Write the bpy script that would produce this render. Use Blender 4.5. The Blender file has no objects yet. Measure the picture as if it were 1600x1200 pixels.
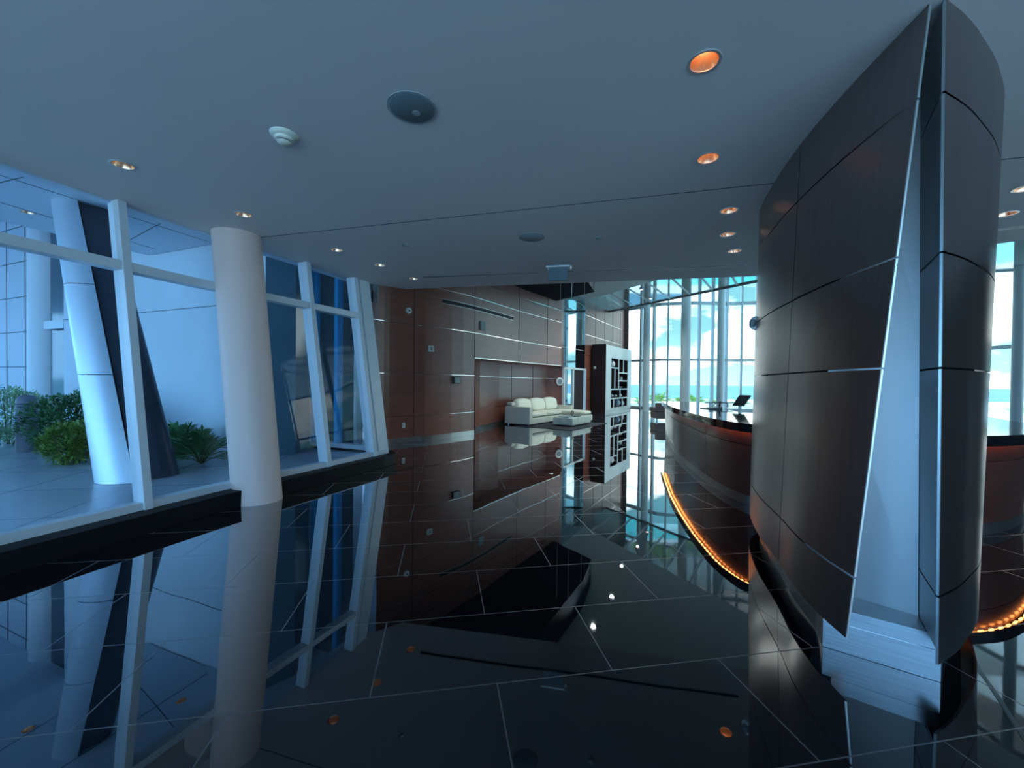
import bpy, bmesh, math, random
from mathutils import Vector, Matrix
random.seed(7)
C = bpy.context.scene.collection
scn = bpy.context.scene
# ------------------------------------------------------------------ camera
cam_d = bpy.data.cameras.new('camera'); cam = bpy.data.objects.new('camera', cam_d); C.objects.link(cam)
cam_d.sensor_width = 36.0; cam_d.lens = 36.0 * 640 / 1600
cam_d.clip_start = 0.05; cam_d.clip_end = 9000
cam_d.shift_y = 0.0036
cam.location = (0, 0, 1.6)
cam.rotation_euler = (Matrix.Rotation(math.radians(90 - 0.69), 4, 'X') @ Matrix.Rotation(math.radians(0.63), 4, 'Z')).to_euler()
scn.camera = cam
scn.view_settings.view_transform = 'Standard'; scn.view_settings.look = 'None'
scn.view_settings.gamma = 1.0; scn.view_settings.use_curve_mapping = False
scn.view_settings.exposure = 1.0
# ------------------------------------------------------------------ world: sky with clouds
W = bpy.data.worlds.new('sky'); scn.world = W; W.use_nodes = True
nt = W.node_tree; nt.nodes.clear()
def N(t, tree=None, **kw):
    n = (tree or nt).nodes.new(t)
    for k, v in kw.items(): setattr(n, k, v)
    return n
tc = N('ShaderNodeTexCoord'); sep = N('ShaderNodeSeparateXYZ'); nt.links.new(tc.outputs['Generated'], sep.inputs[0])
mp = N('ShaderNodeMapping'); mp.inputs['Scale'].default_value = (1.6, 1.6, 4.2); mp.inputs['Location'].default_value = (0.35, 0.1, 0.0)
nt.links.new(tc.outputs['Generated'], mp.inputs[0])
cl = N('ShaderNodeTexNoise'); cl.inputs['Scale'].default_value = 2.1; cl.inputs['Detail'].default_value = 7; cl.inputs['Roughness'].default_value = .52
nt.links.new(mp.outputs[0], cl.inputs['Vector'])
clr = N('ShaderNodeValToRGB'); clr.color_ramp.elements[0].position = .47; clr.color_ramp.elements[1].position = .60
nt.links.new(cl.outputs['Fac'], clr.inputs[0])
alt = N('ShaderNodeValToRGB'); e = alt.color_ramp.elements
e[0].position = 0.0; e[0].color = (.42, .80, .90, 1); e[1].position = .6; e[1].color = (.05, .24, .45, 1)
k = e.new(.12); k.color = (.19, .45, .50, 1); k = e.new(.3); k.color = (.10, .32, .42, 1)
nt.links.new(sep.outputs['Z'], alt.inputs[0])
mx = N('ShaderNodeMix', data_type='RGBA'); nt.links.new(clr.outputs[0], mx.inputs[0]); nt.links.new(alt.outputs[0], mx.inputs[6])
mx.inputs[7].default_value = (1.9, 2.1, 2.1, 1)
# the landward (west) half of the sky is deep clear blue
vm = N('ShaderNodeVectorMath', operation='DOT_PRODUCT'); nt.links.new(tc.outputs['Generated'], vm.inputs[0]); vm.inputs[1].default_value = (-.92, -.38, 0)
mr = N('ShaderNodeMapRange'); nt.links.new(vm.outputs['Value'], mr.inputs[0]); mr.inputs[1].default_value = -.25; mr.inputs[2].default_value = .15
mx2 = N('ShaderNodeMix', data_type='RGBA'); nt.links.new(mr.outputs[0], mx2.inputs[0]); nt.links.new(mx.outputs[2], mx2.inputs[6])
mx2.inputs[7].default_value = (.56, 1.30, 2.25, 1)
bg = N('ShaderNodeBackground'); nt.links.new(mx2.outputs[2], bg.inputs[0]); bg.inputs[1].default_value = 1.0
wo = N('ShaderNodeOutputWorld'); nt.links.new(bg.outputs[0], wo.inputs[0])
sun_d = bpy.data.lights.new('sun', 'SUN'); sun_d.energy = 6.0; sun_d.color = (.50, .76, 1.0); sun_d.angle = math.radians(.53)
sun = bpy.data.objects.new('sun', sun_d); C.objects.link(sun); sun.location = (0, -40, 60)
sun.rotation_euler = Vector((.10, .42, -.90)).to_track_quat('-Z', 'Y').to_euler()   # from behind the building, high
# ------------------------------------------------------------------ materials
def mat(name, col, rough=.5, metal=0, spec=.5, ior=None, coat=0, bump=None, noise=None, emit=None, estr=0, aniso=0):
    m = bpy.data.materials.new(name); m.use_nodes = True
    t = m.node_tree; b = t.nodes['Principled BSDF']
    b.inputs['Base Color'].default_value = (*col, 1); b.inputs['Roughness'].default_value = rough
    b.inputs['Metallic'].default_value = metal; b.inputs['Specular IOR Level'].default_value = spec
    if ior: b.inputs['IOR'].default_value = ior
    if coat: b.inputs['Coat Weight'].default_value = coat; b.inputs['Coat Roughness'].default_value = .12
    if aniso: b.inputs['Anisotropic'].default_value = aniso
    if emit: b.inputs['Emission Color'].default_value = (*emit, 1); b.inputs['Emission Strength'].default_value = estr
    tc = t.nodes.new('ShaderNodeTexCoord')
    if noise:                                   # noise = (scale xyz, strength)
        mp = t.nodes.new('ShaderNodeMapping'); mp.inputs['Scale'].default_value = noise[0]
        n = t.nodes.new('ShaderNodeTexNoise'); n.inputs['Scale'].default_value = 1; n.inputs['Detail'].default_value = 5
        t.links.new(tc.outputs['Object'], mp.inputs[0]); t.links.new(mp.outputs[0], n.inputs['Vector'])
        r = t.nodes.new('ShaderNodeValToRGB'); r.color_ramp.elements[0].position = .3; r.color_ramp.elements[1].position = .7
        s = noise[1]; r.color_ramp.elements[0].color = (*[c * (1 - s) for c in col], 1); r.color_ramp.elements[1].color = (*[min(1, c * (1 + s)) for c in col], 1)
        t.links.new(n.outputs['Fac'], r.inputs[0]); t.links.new(r.outputs[0], b.inputs['Base Color'])
    if bump:                                    # bump = (scale, strength)
        n = t.nodes.new('ShaderNodeTexNoise'); n.inputs['Scale'].default_value = bump[0]; n.inputs['Detail'].default_value = 2
        t.links.new(tc.outputs['Object'], n.inputs['Vector'])
        bp = t.nodes.new('ShaderNodeBump'); bp.inputs['Strength'].default_value = bump[1]; bp.inputs['Distance'].default_value = .01
        t.links.new(n.outputs['Fac'], bp.inputs['Height']); t.links.new(bp.outputs[0], b.inputs['Normal'])
    return m
M = {}
M['ceil'] = mat('ceiling_paint', (.66, .63, .63), .6, noise=((.4, .4, .4), .03))
M['ceil_atrium'] = mat('atrium_ceiling_paint', (.72, .76, .74), .6)
M['soffit'] = mat('soffit_panel', (.55, .68, .8), .45)
M['gloss_ceil'] = mat('stretched_gloss_ceiling', (.30, .38, .37), .04, ior=2.6, bump=(1.2, .05))
M['strip'] = mat('ceiling_strip', (.8, .84, .82), .4)
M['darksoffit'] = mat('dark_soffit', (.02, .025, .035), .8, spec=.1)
M['frame'] = mat('window_frame_paint', (.62, .68, .72), .35)
M['frame_far'] = mat('sea_window_frame', (.62, .70, .72), .4)
M['colwhite'] = mat('column_paint', (.78, .60, .54), .45)
M['kerb'] = mat('honed_black_granite', (.006, .006, .008), .55, ior=1.3)
M['metal'] = mat('bronze_metal_cladding', (.34, .29, .28), .30, 1, noise=((40, 40, .6), .07))
M['edge'] = mat('cut_metal_edge', (.62, .68, .68), .3, 1)
M['facemetal'] = mat('pale_metal_cladding', (.58, .62, .64), .38, .85)
M['plinth'] = mat('brushed_steel', (.50, .53, .55), .28, 1, noise=((3, 3, 90), .12))
M['black'] = mat('shadow_gap', (.006, .007, .009), .6)
M['steel'] = mat('satin_steel', (.42, .43, .43), .32, 1)
M['brass'] = mat('polished_reveal_strip', (.85, .78, .74), .15, 1)
M['granite'] = mat('polished_black_granite', (.006, .006, .008), .06, ior=1.7, noise=((30, 30, 30), .8))
M['counterwood'] = mat('counter_wood', (.10, .030, .020), .32, noise=((1.5, 1.5, 14), .2), coat=.5)
M['darkwood'] = mat('dark_wood', (.028, .015, .016), .55, spec=.25)
M['white_gloss'] = mat('white_lacquer', (.78, .84, .84), .25)
M['leather'] = mat('cream_leather', (.88, .87, .74), .4, bump=(18, .25))
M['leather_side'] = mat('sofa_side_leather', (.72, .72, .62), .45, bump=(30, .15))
M['stonewhite'] = mat('onyx_table', (.66, .74, .66), .3, noise=((4, 4, 4), .15))
M['rug'] = mat('rug_pile', (.035, .04, .055), .95, bump=(120, .8))
M['cream'] = mat('cream_plastic', (.75, .75, .66), .4)
M['grayplastic'] = mat('grey_plastic', (.30, .34, .36), .5)
M['darkplastic'] = mat('dark_plastic', (.03, .035, .04), .35)
M['screen'] = mat('screen_back', (.06, .055, .05), .3)
M['ceramic'] = mat('white_ceramic', (.85, .87, .86), .25)
M['bluevase'] = mat('blue_glaze', (.35, .5, .62), .2)
M['book'] = mat('book_cover', (.28, .36, .42), .4)
M['bookdark'] = mat('dark_cover', (.04, .05, .08), .4)
M['speaker'] = mat('speaker_mesh', (.12, .17, .20), .6, bump=(300, .3))
M['speakerlight'] = mat('ceiling_fitting_grey', (.30, .35, .38), .6)
M['reflector'] = mat('warm_reflector', (.9, .62, .40), .22, .9)
M['lampring'] = mat('downlight_ring', (.62, .64, .66), .3, .6)
M['bulb_warm'] = mat('lit_lamp', (1, .7, .4), .5, emit=(1, .57, .34), estr=9)
M['bulb_cool'] = mat('faint_lamp', (1, .9, .8), .5, emit=(1, .75, .62), estr=1.6)
M['led'] = mat('amber_rope_light', (1, .5, .2), .5, emit=(1, .30, .07), estr=10)
M['wallwhite'] = mat('white_render_wall', (.66, .78, .86), .7, noise=((.7, .7, .7), .05))
M['panelblue'] = mat('pale_facade_panel', (.50, .60, .70), .5)
M['panelpier'] = mat('facade_pier_paint', (.70, .80, .86), .5)
M['seam'] = mat('panel_joint', (.06, .09, .12), .7)
M['darkglass'] = mat('dark_window_glass', (.04, .07, .10), .1)
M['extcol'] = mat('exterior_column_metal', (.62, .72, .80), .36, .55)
M['extdark'] = mat('exterior_column_flat_side', (.05, .07, .10), .3, .3)  # dark tone of the flat, glass-like side itself
M['tealpier'] = mat('teal_grey_cladding', (.10, .21, .28), .3)
M['bluepost'] = mat('blue_post', (.03, .36, .72), .4)
M['extblack'] = mat('dark_exterior_wall', (.012, .016, .026), .35)
M['bollard'] = mat('grey_bollard', (.16, .18, .22), .5)
M['leaf_dark'] = mat('glossy_dark_leaf', (.07, .20, .08), .25, noise=((5, 5, 5), .5))
M['leaf_mid'] = mat('yellow_green_leaf', (.20, .33, .06), .4, noise=((5, 5, 5), .5))
M['leaf_pale'] = mat('pale_feathery_leaf', (.28, .48, .24), .6, noise=((4, 4, 4), .4))
M['leaf_frond'] = mat('split_leaf', (.10, .30, .11), .4, noise=((5, 5, 5), .4))
M['leaf_palm'] = mat('sunlit_palm_leaf', (.50, .72, .20), .5, noise=((3, 3, 3), .35))
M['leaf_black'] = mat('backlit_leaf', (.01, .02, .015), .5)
M['stem'] = mat('plant_stem', (.10, .12, .05), .7)
M['plaza'] = mat('plaza_paver', (.36, .42, .48), .24, ior=1.8, noise=((2, 2, 2), .12))
M['deck'] = mat('terrace_stone', (.66, .70, .68), .6, noise=((.3, .3, .3), .08))
M['pool'] = mat('pool_water', (.05, .62, .60), .15)
M['sea'] = mat('sea_water', (.026, .14, .19), .6, noise=((.004, .03, 1), .3))
M['chairbrown'] = mat('brown_leather', (.13, .10, .09), .5)
M['greyfabric'] = mat('grey_chair_mesh', (.20, .22, .23), .6)
M['backwall'] = mat('rear_wall_paint', (.16, .13, .12), .6)
def glass(name, tint, refl):
    m = bpy.data.materials.new(name); m.use_nodes = True; t = m.node_tree; t.nodes.clear()
    tr = t.nodes.new('ShaderNodeBsdfTransparent'); tr.inputs[0].default_value = (*tint, 1)
    gl = t.nodes.new('ShaderNodeBsdfGlossy'); gl.inputs['Roughness'].default_value = .01
    fr = t.nodes.new('ShaderNodeFresnel'); fr.inputs[0].default_value = refl
    mxs = t.nodes.new('ShaderNodeMixShader'); o = t.nodes.new('ShaderNodeOutputMaterial')
    t.links.new(fr.outputs[0], mxs.inputs[0]); t.links.new(tr.outputs[0], mxs.inputs[1]); t.links.new(gl.outputs[0], mxs.inputs[2]); t.links.new(mxs.outputs[0], o.inputs[0])
    return m
M['glass'] = glass('clear_glass', (.90, .96, .99), 1.45)
M['seaglass'] = glass('sea_window_glass', (.93, .99, .98), 1.35)
M['mirror'] = mat('mirror_glass', (.42, .56, .60), .015, 1)
# wood wall: satin veneer that picks up the window light
M['wood'] = mat('mahogany_wall_panel', (.25, .078, .05), .36, noise=((.9, .9, 9), .14), coat=.0, ior=1.75)
# floor: large polished black granite tiles in running bond
def floor_mat():
    m = bpy.data.materials.new('black_granite_floor'); m.use_nodes = True; t = m.node_tree; b = t.nodes['Principled BSDF']
    tc = t.nodes.new('ShaderNodeTexCoord'); mp = t.nodes.new('ShaderNodeMapping')
    th = math.atan(.17); mp.inputs['Rotation'].default_value = (0, 0, -th); mp.inputs['Location'].default_value = (-.951, -.16, 0)
    t.links.new(tc.outputs['Object'], mp.inputs[0])
    br = t.nodes.new('ShaderNodeTexBrick'); br.offset = .5; br.offset_frequency = 2; br.squash = 1
    br.inputs['Scale'].default_value = 1; br.inputs['Mortar Size'].default_value = .0035; br.inputs['Mortar Smooth'].default_value = 0
    br.inputs['Brick Width'].default_value = 1.3; br.inputs['Row Height'].default_value = .66; br.inputs['Bias'].default_value = 0
    br.inputs['Color1'].default_value = (0, 0, 0, 1); br.inputs['Color2'].default_value = (1, 1, 1, 1)
    t.links.new(mp.outputs[0], br.inputs['Vector'])
    n = t.nodes.new('ShaderNodeTexNoise'); n.inputs['Scale'].default_value = 38; n.inputs['Detail'].default_value = 6; n.inputs['Roughness'].default_value = .7
    t.links.new(tc.outputs['Object'], n.inputs['Vector'])
    r = t.nodes.new('ShaderNodeValToRGB'); r.color_ramp.elements[0].position = .5; r.color_ramp.elements[0].color = (.0035, .0035, .0045, 1)
    r.color_ramp.elements[1].position = .75; r.color_ramp.elements[1].color = (.022, .022, .026, 1)
    t.links.new(n.outputs['Fac'], r.inputs[0])
    mx = t.nodes.new('ShaderNodeMix'); mx.data_type = 'RGBA'; t.links.new(br.outputs['Fac'], mx.inputs[0]); t.links.new(r.outputs[0], mx.inputs[6])
    mx.inputs[7].default_value = (.055, .055, .055, 1); t.links.new(mx.outputs[2], b.inputs['Base Color'])
    rr = t.nodes.new('ShaderNodeMapRange'); t.links.new(br.outputs['Fac'], rr.inputs[0]); rr.inputs[3].default_value = .015; rr.inputs[4].default_value = .5
    t.links.new(rr.outputs[0], b.inputs['Roughness'])
    b.inputs['IOR'].default_value = 2.0
    w = t.nodes.new('ShaderNodeTexNoise'); w.inputs['Scale'].default_value = 1.1; w.inputs['Detail'].default_value = 2
    t.links.new(tc.outputs['Object'], w.inputs['Vector'])
    bp = t.nodes.new('ShaderNodeBump'); bp.inputs['Strength'].default_value = .05; bp.inputs['Distance'].default_value = .02
    t.links.new(w.outputs['Fac'], bp.inputs['Height']); t.links.new(bp.outputs[0], b.inputs['Normal'])
    # polished stone: reflectance rises with grazing angle
    gl = t.nodes.new('ShaderNodeBsdfGlossy'); gl.inputs['Color'].default_value = (.96, .97, 1, 1)
    t.links.new(rr.outputs[0], gl.inputs['Roughness']); t.links.new(bp.outputs[0], gl.inputs['Normal'])
    lw = t.nodes.new('ShaderNodeLayerWeight'); lw.inputs['Blend'].default_value = .5
    pw = t.nodes.new('ShaderNodeMath'); pw.operation = 'POWER'; pw.inputs[1].default_value = 2.2; t.links.new(lw.outputs['Facing'], pw.inputs[0])
    ml = t.nodes.new('ShaderNodeMath'); ml.operation = 'MULTIPLY_ADD'; ml.inputs[1].default_value = .93; ml.inputs[2].default_value = .03; t.links.new(pw.outputs[0], ml.inputs[0])
    b.inputs['Specular IOR Level'].default_value = 0; b.inputs['IOR'].default_value = 1.01
    ms = t.nodes.new('ShaderNodeMixShader'); t.links.new(ml.outputs[0], ms.inputs[0]); t.links.new(b.outputs[0], ms.inputs[1]); t.links.new(gl.outputs[0], ms.inputs[2])
    t.links.new(ms.outputs[0], t.nodes['Material Output'].inputs[0])
    return m
M['floor'] = floor_mat()
# ------------------------------------------------------------------ helpers
class MB:
    def __init__(s): s.v = []; s.f = []
    def add(s, vs, fs):
        o = len(s.v); s.v += [tuple(v) for v in vs]; s.f += [tuple(i + o for i in f) for f in fs]; return s
    def box(s, lo, hi):
        x0, y0, z0 = lo; x1, y1, z1 = hi
        return s.add([(x0,y0,z0),(x1,y0,z0),(x1,y1,z0),(x0,y1,z0),(x0,y0,z1),(x1,y0,z1),(x1,y1,z1),(x0,y1,z1)],
                     [(0,3,2,1),(4,5,6,7),(0,1,5,4),(1,2,6,5),(2,3,7,6),(3,0,4,7)])
    def beam(s, a, b, u, v):                     # a,b end points; u,v full side vectors (centred)
        a, b, u, v = map(Vector, (a, b, u, v)); u = u / 2; v = v / 2
        P = [a-u-v, a+u-v, a+u+v, a-u+v, b-u-v, b+u-v, b+u+v, b-u+v]
        return s.add(P, [(0,3,2,1),(4,5,6,7),(0,1,5,4),(1,2,6,5),(2,3,7,6),(3,0,4,7)])
    def prism(s, pts, z0, z1, pts2=None):
        n = len(pts); q = pts2 or pts
        vs = [(x, y, z0) for x, y in pts] + [(x, y, z1) for x, y in q]
        return s.add(vs, [tuple(range(n))[::-1], tuple(range(n, 2*n))] + [(i, (i+1) % n, n+(i+1) % n, n+i) for i in range(n)])
    def lathe(s, prof, c=(0,0,0), n=24, shear=(0,0)):   # prof: (r,z)
        vs = []
        for r, z in prof:
            for i in range(n):
                a = 2*math.pi*i/n; vs.append((c[0]+r*math.cos(a)+shear[0]*z, c[1]+r*math.sin(a)+shear[1]*z, c[2]+z))
        fs = []
        for j in range(len(prof)-1):
            for i in range(n): fs.append((j*n+i, j*n+(i+1) % n, (j+1)*n+(i+1) % n, (j+1)*n+i))
        fs.append(tuple(range(n))[::-1]); fs.append(tuple(range((len(prof)-1)*n, len(prof)*n)))
        return s.add(vs, fs)
    def tube(s, pts, r, n=8):
        pts = [Vector(p) for p in pts]; rings = []
        for i, p in enumerate(pts):
            d = (pts[min(i+1, len(pts)-1)] - pts[max(i-1, 0)]).normalized()
            a = d.orthogonal().normalized(); b = d.cross(a)
            rr = r[i] if isinstance(r, (list, tuple)) else r
            rings.append([p + rr*(math.cos(2*math.pi*k/n)*a + math.sin(2*math.pi*k/n)*b) for k in range(n)])
        vs = [v for g in rings for v in g]
        fs = [(j*n+k, j*n+(k+1) % n, (j+1)*n+(k+1) % n, (j+1)*n+k) for j in range(len(pts)-1) for k in range(n)]
        fs += [tuple(range(n))[::-1], tuple(range((len(pts)-1)*n, len(pts)*n))]
        return s.add(vs, fs)
    def sheet(s, grid, th, nrm=None):            # grid[i][j] of points -> sheet with thickness th (offset along outward-inward normal)
        R = len(grid); Cn = len(grid[0]); G = [[Vector(p) for p in row] for row in grid]
        vs = []; off = []
        for i in range(R):
            for j in range(Cn):
                du = G[i][min(j+1, Cn-1)] - G[i][max(j-1, 0)]; dv = G[min(i+1, R-1)][j] - G[max(i-1, 0)][j]
                off.append(du.cross(dv).normalized() * th)
                vs.append(G[i][j])
        vs2 = [v + o for v, o in zip(vs, off)]; n = len(vs); fs = []
        for i in range(R-1):
            for j in range(Cn-1):
                a, b, c, d = i*Cn+j, i*Cn+j+1, (i+1)*Cn+j+1, (i+1)*Cn+j
                fs += [(a, b, c, d), (n+a, n+d, n+c, n+b)]
        def side(idx):
            for p, q in zip(idx, idx[1:]): fs.append((p, n+p, n+q, q))
        side([j for j in range(Cn)]); side([i*Cn+Cn-1 for i in range(R)]); side([(R-1)*Cn+j for j in range(Cn-1, -1, -1)]); side([i*Cn for i in range(R-1, -1, -1)])
        return s.add(vs+vs2, fs)
    def build(s, name, m, parent=None, smooth=False, bevel=0, subsurf=0, angle=40):
        me = bpy.data.meshes.new(name); me.from_pydata(s.v, [], s.f)
        bm = bmesh.new(); bm.from_mesh(me); bmesh.ops.recalc_face_normals(bm, faces=bm.faces); bm.to_mesh(me); bm.free()
        me.materials.append(m if not isinstance(m, str) else M[m])
        o = bpy.data.objects.new(name, me); C.objects.link(o)
        if parent: o.parent = parent; o.matrix_parent_inverse = Matrix.Translation(-parent_loc(parent))
        if smooth:
            me.polygons.foreach_set('use_smooth', [True]*len(me.polygons))
            me.set_sharp_from_angle(angle=math.radians(angle))
        if bevel:
            b = o.modifiers.new('bevel', 'BEVEL'); b.width = bevel; b.segments = 2; b.limit_method = 'ANGLE'; b.harden_normals = False
        if subsurf:
            b = o.modifiers.new('subsurf', 'SUBSURF'); b.levels = subsurf; b.render_levels = subsurf
        return o
def parent_loc(p):
    if p.type == 'MESH': return Vector((0, 0, 0))   # meshes hold world coordinates
    L = Vector((0, 0, 0))
    while p is not None: L += p.location; p = p.parent
    return L
def tag(o, label, cat, group=None, kind=None):
    o['label'] = label; o['category'] = cat
    if group: o['group'] = group
    if kind: o['kind'] = kind
    return o
def empty(name, loc, label, cat, group=None):
    o = bpy.data.objects.new(name, None); C.objects.link(o); o.location = loc; o.empty_display_size = .1
    return tag(o, label, cat, group)
def struct(o): o['kind'] = 'structure'; return o
def catmull(pts, n=6):
    P = [Vector(p) for p in pts]; P = [P[0]*2-P[1]] + P + [P[-1]*2-P[-2]]; out = []
    for i in range(1, len(P)-2):
        a, b, c, d = P[i-1:i+3]
        for k in range(n):
            t = k/n; out.append(.5*((2*b)+(c-a)*t+(2*a-5*b+4*c-d)*t*t+(3*b-a-3*c+d)*t**3))
    out.append(P[-2].copy()); return out
def wall_strip(mb, pts, z0, z1, th):             # vertical wall along a polyline, th to the left of travel direction
    n = len(pts); P = [Vector((p[0], p[1])) for p in pts]; Q = []
    for i in range(n):
        d = (P[min(i+1, n-1)] - P[max(i-1, 0)]).normalized(); Q.append(P[i] + Vector((-d.y, d.x))*th)
    vs = []
    for p, q in zip(P, Q): vs += [(p.x, p.y, z0), (p.x, p.y, z1), (q.x, q.y, z1), (q.x, q.y, z0)]
    fs = [(0,1,2,3), tuple(4*(n-1)+k for k in (3,2,1,0))]
    for i in range(n-1):
        a = 4*i; b = a+4
        for k in range(4): fs.append((a+k, b+k, b+(k+1) % 4, a+(k+1) % 4))
    mb.add(vs, fs); return mb
def filled_slab(name, outline, holes, z0, z1, m, parent=None):   # polygon with round or polygonal holes, real thickness
    cu = bpy.data.curves.new(name, 'CURVE'); cu.dimensions = '2D'; cu.fill_mode = 'BOTH'; cu.extrude = (z1-z0)/2
    for pts in [outline] + holes:
        sp = cu.splines.new('POLY'); sp.points.add(len(pts)-1); sp.use_cyclic_u = True
        for i, p in enumerate(pts): sp.points[i].co = (p[0], p[1], 0, 1)
    tmp = bpy.data.objects.new('tmp', cu); C.objects.link(tmp)
    me = bpy.data.meshes.new_from_object(tmp.evaluated_get(bpy.context.evaluated_depsgraph_get()))
    bpy.data.objects.remove(tmp); me.name = name; me.transform(Matrix.Translation((0, 0, (z0+z1)/2)))
    me.materials.clear(); me.materials.append(M[m]); o = bpy.data.objects.new(name, me); C.objects.link(o)
    return o
def circle(x, y, r, n=28): return [(x+r*math.cos(2*math.pi*i/n), y+r*math.sin(2*math.pi*i/n)) for i in range(n)]
HC = 3.57                                         # lobby ceiling height
# ------------------------------------------------------------------ setting: floors and ceilings
UP = Vector((0, 0, 1))
LEAN = .15; NOUT = Vector((-.93, .37, 0))         # the garden window leans outward
FB = [(-6.43, -3.0), (-4.32, 3.35), (-3.73, 5.1), (-2.46, 8.0)]     # foot of that window
def fb_y(y):
    for a, b in zip(FB, FB[1:]):
        if a[1] <= y <= b[1]:
            t = (y-a[1])/(b[1]-a[1]); return Vector((a[0]+(b[0]-a[0])*t, y, 0))
seawin = [(7.9, 28.4), (9.5, 26.4), (11.3, 25.9), (14, 26), (16.3, 25.3), (18.2, 23), (19, 19), (19, 15.5), (19.9, 12.4)]
wood_pts = [(-3.45, 9.8), (-3.1, 10.35), (-2.6, 10.85), (-2.2, 11.2), (-1.15, 12.5), (.23, 14.8), (1.4, 16.5), (2.08, 17.5)]
recess = [(-1.2, 13.4), (-1.1, 14.0), (-.5, 15.7), (1.6, 18.95), (2.4, 19.15)]
mirror_a, mirror_b = Vector((2.4, 19.15, 0)), Vector((3.8, 21.5, 0))
corner = Vector((7.9, 28.4, 0))
mb = MB(); mb.prism([(-6.5, -3.1), (22.6, -3.1), (22.6, 12), (19.5, 24), (16, 26.5), (8.1, 28.9), (1.2, 20), (-4.0, 10.4), (-2.75, 8.35), (-4.05, 5.1), (-4.7, 3.3)], -.3, 0)
struct(mb.build('floor', 'floor'))
# downlight, speaker and fitting positions in the lobby ceiling
LIT = [(1.15, 2.52, .083, 'amber lit downlight nearest the camera, high over the floor'),
       (1.68, 3.58, .085, 'second lit downlight in the right ceiling row, just left of the metal column'),
       (2.42, 4.64, .085, 'third lit downlight in the right ceiling row, beyond the ceiling seam'),
       (2.79, 5.37, .085, 'fourth lit downlight in the right ceiling row'),
       (3.24, 6.03, .085, 'last lit downlight of the right ceiling row, nearest the slot diffuser'),
       (5.03, 4.05, .085, 'downlight with a bright white ring at the right edge of the picture'),
       (5.56, 4.65, .085, 'glowing downlight seen just right of the metal column')]
DIM = [(-3.61, 3.80, .085, 'dim downlight nearest the left edge of the lobby ceiling'),
       (-3.22, 4.90, .085, 'dim downlight above the white leaning round column'),
       (-2.66, 6.18, .085, 'dim downlight midway along the row above the garden window'),
       (-2.26, 6.96, .085, 'second to last dim downlight of the row above the garden window'),
       (-1.90, 7.85, .085, 'last dim downlight of the left row, by the ceiling slot')]
slotA, slotB = Vector((-1.70, 7.75, 0)), Vector((3.82, 6.74, 0))
slotC, slotD = Vector((6.0, 5.12, 0)), Vector((7.8, 4.35, 0))
def slot_poly(a, b, w):
    d = (b-a).normalized(); n = Vector((-d.y, d.x, 0))*w
    return [tuple((a-n)[:2]), tuple((b-n)[:2]), tuple((b+n)[:2]), tuple((a+n)[:2])]
holes = [circle(x, y, r) for x, y, r, _ in LIT+DIM] + [circle(-.74, 2.97, .165), circle(.24, 5.55, .16)] + [slot_poly(slotA, slotB, .035), slot_poly(slotC, slotD, .03)]
tops = [fb_y(y) + NOUT*LEAN*(HC-.2) for y in (-2.95, 3.35, 5.1, 8.0)]
edge = [(-2.28, 8.75), (4.4, 7.4), (5.6, 6.5), (7.2, 5.1), (10, 3.2), (16, 1.2), (22.4, .8)]
cu_seam = [(-3.78, 5.76), (2.56, 4.0), (5.2, 3.28), (22.3, -1.5)]
lob = [tuple(t[:2]) for t in tops]
filled = filled_slab('ceiling', [(-6.85, -3.0), (22.4, -3.0)] + edge[::-1] + [(p[0]-.12, p[1]+.05) for p in lob[::-1][:3]], holes, HC, HC+.12, 'ceil'); struct(filled)
# ceiling control joint: thin dark line
mb = MB()
for a, b in zip(cu_seam, cu_seam[1:]): mb.beam((*a, HC-.001), (*b, HC-.001), (0, .012, 0), (0, 0, .003))
struct(mb.build('trim_1', 'seam'))
# plenum so that no daylight falls on the fittings from above
mb = MB(); mb.prism([(-7.2, -3), (22.6, -3)] + [(edge[-1][0]+.2, .7)] + edge[::-1] + [(-3.2, 8.3), (-4.7, 5.2)], HC+.45, HC+.5); struct(mb.build('ceiling_plenum', 'black'))
# fascia that closes the upper edge of the lobby ceiling against the tall hall
mb = MB(); wall_strip(mb, edge, HC+.001, 9.0, -.15); wall_strip(mb, [(-3.9, 9.25), (-3.4, 9.0), (-2.3, 8.76)], HC+.42, 9.0, -.15); struct(mb.build('wall_fascia', 'ceil_atrium'))
# tall hall ceilings at 6 m: matt part, glossy stretched part, and the higher strip along the sea window
A0, A1 = Vector((1.4, 26.7, 0)), Vector((13.6, 2.3, 0))
E_ = [(3.0, 30.0), (5.3, 26.0), (10.3, 17.3), (18.6, 15.3), (22.4, 8), (22.4, .8)]
mb = MB(); mb.prism([(-4.6, 8.4)] + edge[:5] + [(13.6, 2.3), (1.4, 26.7), (-4.6, 14)], 6.0, 6.08); struct(mb.build('ceiling_hall', 'ceil_atrium'))
mb = MB(); mb.prism([(1.4, 26.7), (13.6, 2.3), (16, 1.2), (22.4, .8), (22.4, 8), (18.6, 15.3), (10.3, 17.3), (5.3, 26.0), (3.0, 30.0)], 6.0, 6.06); struct(mb.build('ceiling_gloss', 'gloss_ceil'))
mb = MB(); mb.prism([(2.5, 31), (5.1, 25.9), (10.2, 17.1), (18.5, 15.1), (24, 15), (24, 31)], 9.0, 9.1); struct(mb.build('ceiling_upper', 'ceil_atrium'))
mb = MB(); wall_strip(mb, E_[:4], 6.07, 9.0, .08); wall_strip(mb, [(18.6, 15.3), (22.4, 8), (22.4, .8)], 6.07, 9.0, .08); struct(mb.build('wall_upstand', 'ceil_atrium'))
mb = MB()
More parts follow.
